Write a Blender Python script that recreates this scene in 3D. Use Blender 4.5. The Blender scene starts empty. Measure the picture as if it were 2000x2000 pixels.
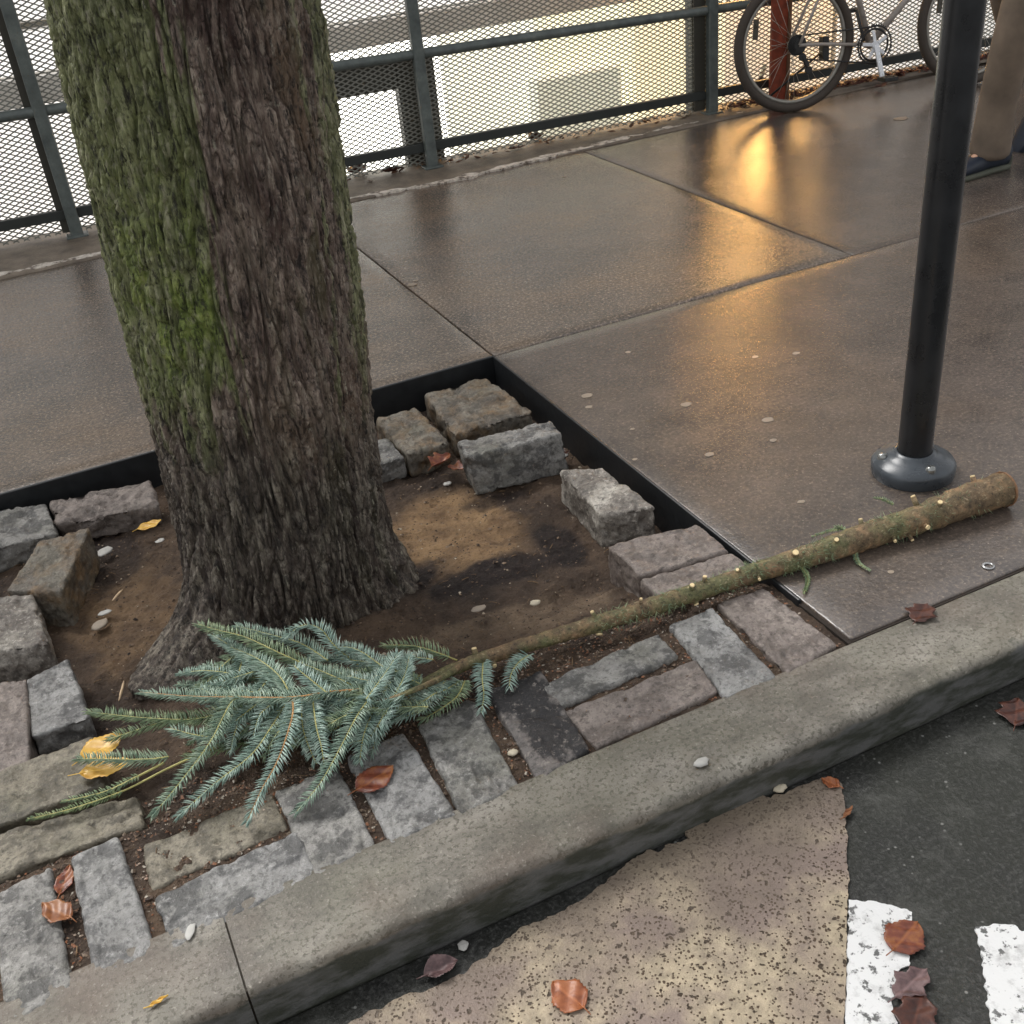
import bpy, math, random
import numpy as np
from mathutils import Vector, Matrix
random.seed(7); RNG=np.random.default_rng(11)
rad=math.radians
scene=bpy.context.scene
COL=scene.collection
# ------------------------------------------------------------------ camera
F_PX=2159.469
CAMR=np.array([0.8985344, -0.4288623, -0.0933435, -0.2986988, -0.4416896, -0.8459843, 0.3215819, 0.788028, -0.5249739]).reshape(3,3)
CAM_H=1.45
cd=bpy.data.cameras.new('camera'); cam=bpy.data.objects.new('camera',cd); COL.objects.link(cam)
mw=Matrix.Identity(4)
for i in range(3):
    mw[i][0]=CAMR[0][i]; mw[i][1]=-CAMR[1][i]; mw[i][2]=-CAMR[2][i]
mw[2][3]=CAM_H
cam.matrix_world=mw
cd.sensor_width=36; cd.sensor_height=36; cd.lens=36*F_PX/2000; cd.clip_start=.05; cd.clip_end=1500
scene.camera=cam
scene.render.resolution_x=1024; scene.render.resolution_y=1024
# ------------------------------------------------------------------ sky, sun, exposure
SUN_EL,SUN_AZ=rad(48),rad(-20)      # direction the light comes from, azimuth from +Y towards +X
world=bpy.data.worlds.new('World'); scene.world=world; world.use_nodes=True
wn=world.node_tree.nodes; wl=world.node_tree.links; wn.clear()
sky=wn.new('ShaderNodeTexSky'); sky.sky_type='NISHITA'; sky.sun_disc=False
sky.sun_elevation=SUN_EL; sky.sun_rotation=SUN_AZ; sky.air_density=1.0; sky.dust_density=4.0
hs=wn.new('ShaderNodeHueSaturation'); hs.inputs['Saturation'].default_value=.08
bg=wn.new('ShaderNodeBackground'); bg.inputs['Strength'].default_value=.15
wo=wn.new('ShaderNodeOutputWorld')
wl.new(sky.outputs[0],hs.inputs['Color']); wl.new(hs.outputs[0],bg.inputs['Color']); wl.new(bg.outputs[0],wo.inputs['Surface'])
sd=bpy.data.lights.new('sun','SUN'); sd.energy=1.2; sd.angle=rad(24); sd.color=(1,.96,.91)
sun=bpy.data.objects.new('sun',sd); COL.objects.link(sun)
sv=Vector((math.sin(SUN_AZ)*math.cos(SUN_EL),math.cos(SUN_AZ)*math.cos(SUN_EL),math.sin(SUN_EL)))
sun.rotation_euler=sv.to_track_quat('Z','Y').to_euler(); sun.location=(0,0,9)
scene.view_settings.view_transform='Standard'; scene.view_settings.look='None'
scene.view_settings.exposure=0.8; scene.view_settings.gamma=1
scene.view_settings.use_curve_mapping=False

# ------------------------------------------------------------------ helpers
def at(x,y,z=0.0):
    """point where the sight line of photo pixel x,y (2000 px) meets the height z"""
    r=CAMR.T@np.array([(x-1000)/F_PX,(y-1000)/F_PX,1.0]); t=(z-CAM_H)/r[2]
    return Vector((r[0]*t,r[1]*t,z))
def tag(o,label=None,cat=None,group=None,kind=None):
    if label:o['label']=label
    if cat:o['category']=cat
    if group:o['group']=group
    if kind:o['kind']=kind
    return o
def empty(name,loc,rz=0,rx=0):
    o=bpy.data.objects.new(name,None); COL.objects.link(o); o.location=loc; o.rotation_euler=(rx,0,rz); o.empty_display_size=.05
    return o
def link(name,me,m,parent=None,loc=None):
    o=bpy.data.objects.new(name,me); COL.objects.link(o)
    if m:me.materials.append(m)
    if parent:o.parent=parent
    if loc is not None:o.location=loc
    return o
def mesh_np(name,V,Fq,smooth=True):
    """fast mesh from arrays; Fq is an (n,k) int array"""
    me=bpy.data.meshes.new(name); V=np.asarray(V,np.float32); Fq=np.asarray(Fq,np.int32)
    me.vertices.add(len(V)); me.vertices.foreach_set('co',V.ravel())
    n,k=Fq.shape
    me.loops.add(n*k); me.loops.foreach_set('vertex_index',Fq.ravel())
    me.polygons.add(n); me.polygons.foreach_set('loop_start',np.arange(0,n*k,k,dtype=np.int32))
    me.polygons.foreach_set('loop_total',np.full(n,k,np.int32))
    me.polygons.foreach_set('use_smooth',np.full(n,smooth,bool))
    me.update(calc_edges=True); me.validate(); return me
class MB:
    def __init__(s): s.v=[]; s.f=[]; s.sm=[]
    def add(s,V,Fs,smooth=False):
        b=len(s.v); s.v+= [tuple(v) for v in V]; s.f+=[tuple(i+b for i in f) for f in Fs]; s.sm+=[smooth]*len(Fs); return s
    def box(s,a,b,M=None):
        x0,y0,z0=a;x1,y1,z1=b
        V=[Vector(p) for p in ((x0,y0,z0),(x1,y0,z0),(x1,y1,z0),(x0,y1,z0),(x0,y0,z1),(x1,y0,z1),(x1,y1,z1),(x0,y1,z1))]
        if M: V=[M@v for v in V]
        return s.add(V,[(0,3,2,1),(4,5,6,7),(0,1,5,4),(1,2,6,5),(2,3,7,6),(3,0,4,7)])
    def bar(s,p,q,w,h,up=Vector((0,0,1))):
        p=Vector(p);q=Vector(q);d=(q-p);L=d.length
        if L<1e-7:return s
        d/=L; r=d.cross(up)
        if r.length<1e-4:r=d.cross(Vector((1,0,0)))
        r.normalize(); u=r.cross(d)
        V=[c+r*a*w/2+u*b*h/2 for c in (p,q) for a,b in ((-1,-1),(1,-1),(1,1),(-1,1))]
        return s.add(V,[(0,1,2,3),(7,6,5,4),(0,4,5,1),(1,5,6,2),(2,6,7,3),(3,7,4,0)])
    def tube(s,P,R,n=10,cap=True,noise=0):
        P=[Vector(p) for p in P]
        if not hasattr(R,'__len__'):R=[R]*len(P)
        V=[];prev=None
        for i,p in enumerate(P):
            t=(P[min(i+1,len(P)-1)]-P[max(i-1,0)]).normalized()
            if prev is None:
                a=Vector((0,0,1)) if abs(t.z)<.9 else Vector((1,0,0)); x=t.cross(a).normalized()
            else: x=(prev-t*prev.dot(t)).normalized()
            prev=x; y=t.cross(x)
            for k in range(n):
                an=2*math.pi*k/n; r=R[i]*(1+noise*random.uniform(-1,1))
                V.append(p+x*math.cos(an)*r+y*math.sin(an)*r)
        Fs=[(i*n+k,i*n+(k+1)%n,(i+1)*n+(k+1)%n,(i+1)*n+k) for i in range(len(P)-1) for k in range(n)]
        s.add(V,Fs,True)
        if cap:
            b=len(s.v)-len(V); s.f.append(tuple(b+k for k in range(n))[::-1]); s.f.append(tuple(b+(len(P)-1)*n+k for k in range(n))); s.sm+=[False]*2
        return s
    def lathe(s,c,prof,n=32,axis='Z'):
        c=Vector(c);V=[]
        for r,z in prof:
            for k in range(n):
                a=2*math.pi*k/n
                v=(r*math.cos(a),r*math.sin(a),z)
                if axis=='Y': v=(r*math.cos(a),z,r*math.sin(a))
                V.append(c+Vector(v))
        m=len(prof)
        return s.add(V,[(i*n+k,i*n+(k+1)%n,(i+1)*n+(k+1)%n,(i+1)*n+k) for i in range(m-1) for k in range(n)],True)
    def torus(s,c,R,r,n=64,m=10,sx=1.0):
        """ring in the XZ plane, tube radius r, sx widens it along Y"""
        c=Vector(c);V=[]
        for i in range(n):
            a=2*math.pi*i/n
            for j in range(m):
                b=2*math.pi*j/m; q=R+r*math.cos(b)
                V.append(c+Vector((q*math.cos(a),r*sx*math.sin(b),q*math.sin(a))))
        return s.add(V,[(i*m+j,i*m+(j+1)%m,((i+1)%n)*m+(j+1)%m,((i+1)%n)*m+j) for i in range(n) for j in range(m)],True)
    def build(s,name,m,parent=None,bevel=0,loc=None):
        me=bpy.data.meshes.new(name); me.from_pydata([tuple(v) for v in s.v],[],s.f)
        me.polygons.foreach_set('use_smooth',s.sm); me.validate(); me.update()
        o=link(name,me,m,parent,loc)
        if bevel:
            b=o.modifiers.new('bevel','BEVEL'); b.width=bevel; b.segments=2; b.limit_method='ANGLE'; b.angle_limit=rad(40)
        return o
# vectorised gradient noise -----------------------------------------------------
_perm=RNG.permutation(512).astype(np.int64); _grad=RNG.normal(size=(512,3)); _grad/=np.linalg.norm(_grad,axis=1)[:,None]
def pn(x,y,z=0.0):
    x,y,z=np.broadcast_arrays(np.asarray(x,float),np.asarray(y,float),np.asarray(z,float))
    xi,yi,zi=[np.floor(a).astype(np.int64) for a in (x,y,z)]; xf,yf,zf=x-xi,y-yi,z-zi
    fd=lambda t:t*t*t*(t*(t*6-15)+10); u,v,w=fd(xf),fd(yf),fd(zf); out=0
    for i in (0,1):
        for j in (0,1):
            for k in (0,1):
                h=_perm[(_perm[(_perm[(xi+i)&511]+yi+j)&511]+zi+k)&511]; g=_grad[h]
                dd=g[...,0]*(xf-i)+g[...,1]*(yf-j)+g[...,2]*(zf-k)
                out=out+dd*(u if i else 1-u)*(v if j else 1-v)*(w if k else 1-w)
    return out*1.5
def fbm(x,y,z=0.0,o=4):
    s=0;a=1
    for i in range(o): s=s+a*pn(x*2**i,y*2**i,z*2**i+i*7.3); a*=.5
    return s
def sstep(a,b,x):
    t=np.clip((x-a)/(b-a),0,1); return t*t*(3-2*t)
# materials ---------------------------------------------------------------------
class NM:
    def __init__(s,name):
        s.m=bpy.data.materials.new(name); s.m.use_nodes=True; s.nt=s.m.node_tree; s.nt.nodes.clear()
        s.out=s.nt.nodes.new('ShaderNodeOutputMaterial'); s.g=s.nt.nodes.new('ShaderNodeNewGeometry'); s.oi=s.nt.nodes.new('ShaderNodeObjectInfo')
        s.tc=s.nt.nodes.new('ShaderNodeTexCoord')
        s.pos=s.g.outputs['Position']
    def L(s,a,b):
        if isinstance(a,(int,float)): b.default_value=a
        elif isinstance(a,(tuple,list)): b.default_value=tuple(a) if len(a)==len(b.default_value) else tuple(a)+(1,)
        else: s.nt.links.new(a,b)
    def vec(s,scale=(1,1,1),src=None,rnd=0,warp=None):
        n=s.nt.nodes.new('ShaderNodeMapping'); s.L(src or s.pos,n.inputs[0]); n.inputs['Scale'].default_value=scale
        o=n.outputs[0]
        if rnd:
            a=s.nt.nodes.new('ShaderNodeVectorMath'); a.operation='MULTIPLY_ADD'
            c=s.nt.nodes.new('ShaderNodeCombineXYZ')
            for i in range(3): s.L(s.oi.outputs['Random'],c.inputs[i])
            s.L(c.outputs[0],a.inputs[0]); a.inputs[1].default_value=(rnd,rnd*1.7,rnd*.6); s.L(o,a.inputs[2]); o=a.outputs[0]
        return o
    def noise(s,scale,detail=4,rough=.55,v=None,dist=0):
        n=s.nt.nodes.new('ShaderNodeTexNoise'); s.L(v or s.pos,n.inputs['Vector']); n.inputs['Scale'].default_value=scale
        n.inputs['Detail'].default_value=detail; n.inputs['Roughness'].default_value=rough; n.inputs['Distortion'].default_value=dist
        return n.outputs['Fac']
    def voro(s,scale,v=None,feat='F1',out='Distance',rnd=1):
        n=s.nt.nodes.new('ShaderNodeTexVoronoi'); n.feature=feat; s.L(v or s.pos,n.inputs['Vector']); n.inputs['Scale'].default_value=scale; n.inputs['Randomness'].default_value=rnd
        return n.outputs[out]
    def ramp(s,f,stops,interp='LINEAR'):
        n=s.nt.nodes.new('ShaderNodeValToRGB'); n.color_ramp.interpolation=interp; s.L(f,n.inputs[0]); e=n.color_ramp.elements
        while len(e)<len(stops): e.new(.5)
        for q,(p,c) in zip(e,stops):
            q.position=p; q.color=(c,c,c,1) if isinstance(c,(int,float)) else tuple(c)+(1,)
        return n.outputs[0]
    def mix(s,f,a,b,mode='MIX'):
        n=s.nt.nodes.new('ShaderNodeMix'); n.data_type='RGBA'; n.blend_type=mode; s.L(f,n.inputs[0]); s.L(a,n.inputs[6]); s.L(b,n.inputs[7]); return n.outputs[2]
    def math(s,op,a,b=0.0,c=0.0):
        n=s.nt.nodes.new('ShaderNodeMath'); n.operation=op; s.L(a,n.inputs[0]); s.L(b,n.inputs[1]); s.L(c,n.inputs[2]); return n.outputs[0]
    def attr(s,name):
        n=s.nt.nodes.new('ShaderNodeAttribute'); n.attribute_name=name; return n.outputs['Fac']
    def bump(s,h,strength=.5,dist=.01,n0=None):
        n=s.nt.nodes.new('ShaderNodeBump'); s.L(h,n.inputs['Height']); n.inputs['Strength'].default_value=strength; n.inputs['Distance'].default_value=dist
        if n0: s.L(n0,n.inputs['Normal'])
        return n.outputs[0]
    def pbr(s,col,rough=.6,normal=None,metal=0.0,spec=.5,emis=None,es=0,sss=0,coat=0,coatr=.1):
        n=s.nt.nodes.new('ShaderNodeBsdfPrincipled'); s.L(col,n.inputs['Base Color']); s.L(rough,n.inputs['Roughness']); s.L(metal,n.inputs['Metallic'])
        s.L(spec,n.inputs['Specular IOR Level'])
        if normal: s.L(normal,n.inputs['Normal'])
        if emis: s.L(emis,n.inputs['Emission Color']); s.L(es,n.inputs['Emission Strength'])
        if coat: s.L(coat,n.inputs['Coat Weight']); n.inputs['Coat Roughness'].default_value=coatr
        s.L(n.outputs[0],s.out.inputs['Surface']); return s.m
def col(r,g,b):
    f=lambda c:(c/255/12.92 if c/255<=.04045 else ((c/255+.055)/1.055)**2.4)
    return (f(r),f(g),f(b))

# ---- pavement: brown-grey concrete, wet
def m_pavement(dk=0):
    s=NM('smooth_wet_concrete' if dk else 'wet_concrete'); big=s.noise(.8,4,.6); mid=s.noise(5,6,.7); fine=s.noise(95,5,.8); g=s.noise(48,4,.75); fv=s.voro(130)
    c=s.ramp(mid,[(.3,col(80,73,68)),(.5,col(100,91,83)),(.72,col(120,107,96))])
    c=s.mix(s.ramp(big,[(.42,0),(.6,.7)]),c,s.ramp(mid,[(.3,col(70,64,62)),(.7,col(92,84,80))]))
    c=s.mix(s.ramp(s.noise(1.6,3,.6,s.vec((1,1,1),rnd=4)),[(.48,0),(.66,.45)]),c,col(128,106,84))
    c=s.mix(s.ramp(fine,[(.52,.0),(.66,.85)]),c,col(168,150,130))
    c=s.mix(s.ramp(fine,[(.34,.75),(.47,0)]),c,col(50,44,40))
    c=s.mix(s.ramp(g,[(.56,.0),(.7,.4)]),c,col(146,128,110)); c=s.mix(s.ramp(g,[(.32,.5),(.44,0)]),c,col(62,54,48))
    sp=s.ramp(s.voro(75),[(.10,1),(.2,0)]); gate=s.ramp(s.noise(30,2),[(.5,0),(.6,.9)])
    c=s.mix(s.math('MULTIPLY',sp,gate),c,col(186,170,152))
    if dk: c=s.mix(.55,c,s.ramp(mid,[(.3,col(58,53,51)),(.7,col(90,81,76))]))
    r=s.ramp(s.noise(1.7,5,.65,s.vec((1,1.3,1))),[(.40,.12),(.58,.19)])
    b=s.bump(s.math('ADD',fine,s.math('MULTIPLY',fv,.6)),.34,.0024)
    b=s.bump(s.noise(22,4),.12,.012,b)
    return s.pbr(c,r,b,spec=.9)
def m_kerb(brown=0):
    s=NM('kerb_concrete'); mid=s.noise(7,5,.65); fine=s.noise(130,4,.7); v=s.noise(112,4,.7)
    c=s.ramp(mid,[(.3,col(98,93,86)),(.5,col(130,125,115)),(.7,col(156,151,142))])
    c=s.mix(s.ramp(v,[(.5,0),(.6,.85)]),c,col(80,76,66))
    green=s.ramp(s.noise(2.2,4,.6),[(.45,0),(.66,.5)])
    c=s.mix(green,c,col(96,96,78)); c=s.mix(s.ramp(s.noise(5,6,.75,s.vec((.5,1,1),rnd=7)),[(.48,0),(.6,.65)]),c,col(84,80,72)); c=s.mix(s.ramp(s.noise(3.1,4,.6,s.vec((1,1,1),rnd=3)),[(.5,0),(.68,.55)]),c,col(104,88,78))
    c=s.mix(s.ramp(fine,[(.58,0),(.75,.7)]),c,col(178,172,160)); c=s.mix(s.ramp(fine,[(.26,.8),(.38,0)]),c,col(52,48,42))
    # darker grey-green band on the kerb's road face
    z=s.nt.nodes.new('ShaderNodeSeparateXYZ'); s.L(s.pos,z.inputs[0])
    low=s.ramp(s.math('MULTIPLY_ADD',z.outputs[2],-8,s.math('MULTIPLY',s.noise(9,4),.45)),[(.325,0),(.39,1)])
    c=s.mix(low,c,s.mix(s.ramp(s.noise(12,4,.6,s.vec((1,1,3))),[(.42,0),(.6,1)]),col(62,64,56),col(98,98,96)))
    b=s.bump(s.math('ADD',fine,v),.5,.0035)
    return s.pbr(c,s.ramp(mid,[(.3,.42),(.7,.65)]),b,spec=.45)
def m_road():
    s=NM('wet_asphalt'); fine=s.noise(110,4,.8); big=s.noise(3,4,.6)
    c=s.ramp(fine,[(.38,col(30,30,30)),(.52,col(48,48,48)),(.66,col(86,86,84))])
    c=s.mix(s.ramp(big,[(.4,0),(.65,.5)]),c,col(48,50,40))
    sp=s.ramp(s.voro(48),[(.08,1),(.16,0)]); c=s.mix(s.math('MULTIPLY',sp,s.ramp(s.noise(17,2),[(.53,0),(.6,.9)])),c,col(132,132,128)); c=s.mix(s.ramp(s.noise(9,5,.7),[(.55,0),(.68,.45)]),c,col(92,92,88))
    b=s.bump(fine,.6,.004); b=s.bump(s.noise(40,3),.25,.004,b)
    return s.pbr(c,s.ramp(big,[(.35,.24),(.6,.45)]),b,spec=.4)
def m_tan():
    s=NM('tan_road_coating'); w=s.noise(30,2,.5,dist=.0)
    spots=s.ramp(s.math('ADD',s.voro(150),s.math('MULTIPLY',s.noise(75,4,.65),.95)),[(.70,1),(.76,0)]); spots2=s.ramp(s.noise(80,2,.5),[(.31,1),(.37,0)])
    big=s.noise(3.2,4,.6); c=s.ramp(s.noise(50,4),[(.3,col(148,136,116)),(.7,col(188,172,146))])
    c=s.mix(s.ramp(s.noise(5,4,.6,s.vec(rnd=5)),[(.44,0),(.6,.85)]),c,col(128,112,106))
    c=s.mix(spots,c,col(82,66,50)); c=s.mix(spots2,c,col(66,54,42))
    # worn strip beside the gutter
    sx=s.nt.nodes.new('ShaderNodeSeparateXYZ'); s.L(s.pos,sx.inputs[0])
    d=s.ramp(s.math('ADD',sx.outputs[1],s.math('MULTIPLY',s.noise(8,4),.25)),[(.0,0),(1,1)])
    d=s.ramp(d,[(1.03/1.0*.98,0),(1,0)]) if False else s.ramp(s.math('MULTIPLY_ADD',sx.outputs[1],3.0,s.math('MULTIPLY_ADD',s.noise(9,4),1.2,-3.25)),[(.2,0),(.7,.8)])
    c=s.mix(d,c,col(108,96,84))
    b=s.bump(s.math('SUBTRACT',s.noise(160,3),s.math('ADD',spots,spots2)),.8,.003)
    return s.pbr(c,.55,b,spec=.4)
def m_white():
    s=NM('white_road_paint'); n=s.noise(60,4,.65)
    c=s.mix(s.ramp(n,[(.57,0),(.63,.9)]),(.74,.74,.73),col(60,60,58))
    c=s.mix(s.ramp(s.noise(22,5,.7),[(.52,0),(.66,.55)]),c,col(138,136,134))
    return s.pbr(c,.45,s.bump(s.noise(120,3),.3,.002))
def m_soil():
    s=NM('damp_soil'); a=s.noise(5,5,.6); f=s.noise(150,4,.75); w=s.noise(11,5,.65)
    c=s.ramp(a,[(.32,col(58,47,40)),(.5,col(86,70,57)),(.7,col(112,92,74))])
    c=s.mix(s.attr('orange'),c,s.ramp(w,[(.35,col(122,96,70)),(.65,col(176,144,106))]))
    c=s.mix(s.attr('dark'),c,s.ramp(w,[(.3,col(28,22,21)),(.7,col(54,42,38))]))
    c=s.mix(s.attr('pale'),c,s.ramp(w,[(.35,col(98,82,66)),(.65,col(150,130,108))]))
    c=s.mix(s.ramp(f,[(.3,.75),(.45,0)]),c,col(44,32,26)); c=s.mix(s.ramp(f,[(.6,0),(.78,.5)]),c,col(168,142,112))
    b=s.bump(s.math('ADD',f,s.noise(50,5,.7)),1.0,.01)
    return s.pbr(c,s.ramp(w,[(.3,.45),(.7,.8)]),b,spec=.4)
def m_stone(name,base,light,dark,stain=0.45,stainc=col(38,38,40),green=.3,warm=None,rough=(.45,.7),stain_scale=17,stain_at=(.5,.57)):
    s=NM(name); base,light,dark=[tuple(min(1,x*1.06) for x in q) for q in (base,light,dark)]; v=s.vec(src=s.tc.outputs['Object'],rnd=13)
    a=s.noise(9,5,.6,v); f=s.noise(140,4,.7,v); st=s.noise(stain_scale,5,.65,v)
    c=s.ramp(a,[(.3,dark),(.5,base),(.7,light)])
    if warm: c=s.mix(s.ramp(s.noise(16,4,.6,s.vec(src=s.tc.outputs['Object'],rnd=31)),[(.42,0),(.62,.8)]),c,warm)
    c=s.mix(s.ramp(s.noise(7,4,.6,s.vec(src=s.tc.outputs['Object'],rnd=47)),[(.5,0),(.7,green)]),c,col(92,94,70))
    c=s.mix(s.ramp(st,[(stain_at[0],0),(stain_at[1],min(.95,stain*1.25))]),c,stainc); c=s.mix(s.ramp(s.noise(38,4,.7,v),[(.56,0),(.62,.55)]),c,tuple(x*.5 for x in dark))
    g=s.noise(75,4,.75,v)
    c=s.mix(s.ramp(g,[(.34,.75),(.47,0)]),c,tuple(x*.4 for x in dark)); c=s.mix(s.ramp(g,[(.56,0),(.7,.6)]),c,tuple(min(1,x*1.35) for x in light))
    c=s.mix(s.ramp(f,[(.33,.5),(.45,0)]),c,tuple(x*.45 for x in dark))
    b=s.bump(s.math('ADD',g,s.noise(30,5,.65,v)),.85,.005)
    return s.pbr(c,s.ramp(a,[(.3,rough[0]),(.7,rough[1])]),b,spec=.5)
def m_bark():
    s=NM('mossy_bark'); v=s.vec((1,1,.16)); a=s.noise(70,6,.75,v); b2=s.noise(8,4,.6,s.vec((1,1,.35))); f=s.noise(210,4,.75,s.vec((1,1,.45)))
    br=s.ramp(a,[(.32,col(56,47,43)),(.43,col(112,97,87)),(.54,col(150,132,119)),(.66,col(198,182,165))])
    br=s.mix(s.ramp(s.noise(15,5,.7,s.vec((1,1,.3))),[(.48,0),(.62,.75)]),br,col(74,50,46))
    br=s.mix(s.ramp(b2,[(.52,0),(.68,.6)]),br,col(110,86,58))
    br=s.mix(s.math('MULTIPLY',s.attr('tint'),.6),br,col(86,84,50))
    mo=s.ramp(a,[(.33,col(64,68,44)),(.47,col(120,122,86)),(.62,col(172,172,134))])
    br2=s.ramp(s.noise(36,5,.7),[(.33,col(68,80,40)),(.5,col(122,138,66)),(.66,col(172,182,104))])
    mo=s.mix(s.attr('bright'),mo,br2)
    mm=s.math('ADD',s.attr('moss'),s.math('MULTIPLY_ADD',f,.5,-.25))
    c=s.mix(s.ramp(mm,[(.32,0),(.62,1)]),br,mo)
    wet=s.ramp(s.noise(46,5,.75,v),[(.36,col(28,27,25)),(.5,col(66,62,55)),(.6,col(146,140,126))])
    c=s.mix(s.math('MULTIPLY',s.attr('wet'),.85),c,wet)
    fleck=s.ramp(s.noise(95,2,.5,s.vec((1,1,.4))),[(.69,0),(.73,.9)]); c=s.mix(s.math('MULTIPLY',fleck,.7),c,col(176,172,152))  # sparse pale flecks in the bark colour
    f3=s.noise(58,4,.75,s.vec((1,1,.32),rnd=2)); c=s.mix(s.ramp(f3,[(.55,0),(.62,.62)]),c,s.mix(.55,c,col(196,186,170))); c=s.mix(s.ramp(f3,[(.36,.8),(.44,0)]),c,col(30,25,23))
    f2=s.noise(110,5,.8,s.vec((1,1,.24)))
    c=s.mix(s.ramp(f2,[(.38,.85),(.48,0)]),c,col(24,20,18)); c=s.mix(s.ramp(f2,[(.56,0),(.72,.55)]),c,s.mix(.5,c,col(170,166,148)))
    bb=s.bump(s.math('ADD',f2,s.noise(90,5,.8,v)),1.0,.008)
    return s.pbr(c,s.ramp(a,[(.3,.42),(.7,.72)]),bb,spec=.5)
def m_simple(name,c,rough=.5,metal=0,spec=.5,var=.15,scale=30,bump=.1,coat=0):
    s=NM(name); v=s.vec(src=s.tc.outputs['Object'],rnd=9); n=s.noise(scale,4,.6,v)
    cc=s.ramp(n,[(.3,tuple(x*(1-var) for x in c)),(.7,tuple(min(1,x*(1+var)) for x in c))])
    return s.pbr(cc,s.ramp(n,[(.3,max(.02,rough-.08)),(.7,rough+.1)]),s.bump(n,bump,.002),metal=metal,spec=spec,coat=coat)
def m_fence():
    s=NM('grey_green_fence_paint'); v=s.vec(); n=s.noise(14,5,.65,v); f=s.noise(90,4,.7,v)
    c=s.ramp(n,[(.3,col(70,77,76)),(.6,col(98,105,102)),(.75,col(116,122,116))]); c=s.mix(s.ramp(f,[(.6,0),(.72,.6)]),c,col(96,84,66))
    return s.pbr(c,.38,s.bump(f,.25,.002),spec=.5)
def m_emit(name,c,st,var=.06,scale=2.5):
    s=NM(name); n=s.noise(scale,3,.5)
    e=s.ramp(n,[(.3,tuple(x*(1-var) for x in c)),(.7,c)])
    return s.pbr((.7,.7,.68),.6,emis=e,es=st)
def m_needle():
    s=NM('spruce_needles'); a=s.attr('tw'); r=s.noise(60,3)
    blue=s.ramp(r,[(.3,col(122,148,138)),(.5,col(162,186,174)),(.7,col(200,216,206))]); gr=s.ramp(r,[(.3,col(84,104,72)),(.55,col(130,146,100)),(.75,col(172,178,128))])
    return s.pbr(s.mix(a,blue,gr),.42,spec=.5)
def m_spruce_bark():
    s=NM('spruce_bark'); n=s.noise(28,5,.7); f=s.noise(150,4,.75); g=s.noise(11,4,.65)
    c=s.ramp(n,[(.3,col(76,62,46)),(.5,col(116,96,70)),(.68,col(162,128,94))])
    sx=s.nt.nodes.new('ShaderNodeSeparateXYZ'); s.L(s.pos,sx.inputs[0])
    bare=s.ramp(sx.outputs[0],[(0,0),(1,1)])
    bare=s.ramp(s.math('MULTIPLY_ADD',s.noise(14,4),.08,s.math('MULTIPLY',sx.outputs[0],.5)),[(.82,1),(.87,.15)])
    c=s.mix(s.math('MULTIPLY',bare,s.ramp(g,[(.44,0),(.58,.75)])),c,s.ramp(f,[(.3,col(58,68,38)),(.7,col(118,124,80))]))
    f4=s.noise(95,5,.8); c=s.mix(s.ramp(f4,[(.36,.85),(.46,0)]),c,col(38,31,24)); c=s.mix(s.ramp(f4,[(.56,0),(.66,.6)]),c,col(190,172,138))
    return s.pbr(c,.62,s.bump(f,.8,.004))
M_PAVE=m_pavement(); M_PAVE2=m_pavement(1); M_KERB=m_kerb(); M_ROAD=m_road(); M_TAN=m_tan(); M_WHITE=m_white(); M_SOIL=m_soil(); M_BARK=m_bark()
M_FENCE=m_fence(); M_BLACK=m_simple('black_gloss_paint',col(34,35,37),.3,bump=.25,var=.3,scale=16,spec=.5)
M_STEEL=m_simple('wet_black_steel',col(36,38,40),.36,bump=.3,scale=40,spec=.4)
M_DARKF=m_simple('dark_frame_paint',col(60,60,54),.5,scale=12)
M_FLANGE=m_simple('blue_grey_cast_iron',col(64,70,76),.28,bump=.15,scale=20,spec=.6)
M_NEEDLE=m_needle(); M_SBARK=m_spruce_bark(); M_CUT=m_simple('fresh_cut_wood',col(232,208,160),.6,scale=60,var=.1)
M_TWIG=m_simple('twig_bark',col(172,166,104),.6,scale=50,var=.25); M_TWIGO=m_simple('orange_twig_bark',col(170,128,80),.6,scale=50,var=.25)

# ------------------------------------------------------------------ ground, road, pavement
KY=1.345       # back of the kerb
KF=1.165       # kerb's road edge
ZR=-.092        # road level
PX0,PX1,PY1=-.62,1.245,3.07      # tree pit
b=MB(); b.add([(-600,-600,-1.1),(600,-600,-1.1),(600,600,-1.1),(-600,600,-1.1)],[(0,1,2,3)])
tag(b.build('ground',m_simple('ground_earth',col(92,86,74),.9,scale=2)),kind='structure')
def sheet(name,x0,x1,y0,y1,z,nx,ny,amp,m,sc=2.0,thick=.12):
    xs=np.linspace(x0,x1,nx);ys=np.linspace(y0,y1,ny); X,Y=np.meshgrid(xs,ys); Z=z+amp*fbm(X*sc,Y*sc,3.3,3)
    V=np.stack([X,Y,Z],-1).reshape(-1,3); idx=np.arange(nx*ny).reshape(ny,nx)
    Q=np.stack([idx[:-1,:-1],idx[:-1,1:],idx[1:,1:],idx[1:,:-1]],-1).reshape(-1,4)
    # skirt
    ring=np.concatenate([idx[0,:],idx[1:,-1],idx[-1,-2::-1],idx[-2:0:-1,0]]); n=len(ring); V2=V[ring].copy(); V2[:,2]=z-thick; base=len(V)
    k=np.arange(n); S=np.stack([ring,base+k,base+(k+1)%n,ring[(k+1)%n]],-1)
    o=link(name,mesh_np(name,np.concatenate([V,V2]),np.concatenate([Q,S])),m); bv=o.modifiers.new('edge','BEVEL'); bv.width=.004; bv.segments=2; bv.limit_method='ANGLE'; bv.angle_limit=rad(50)
    return o
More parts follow.
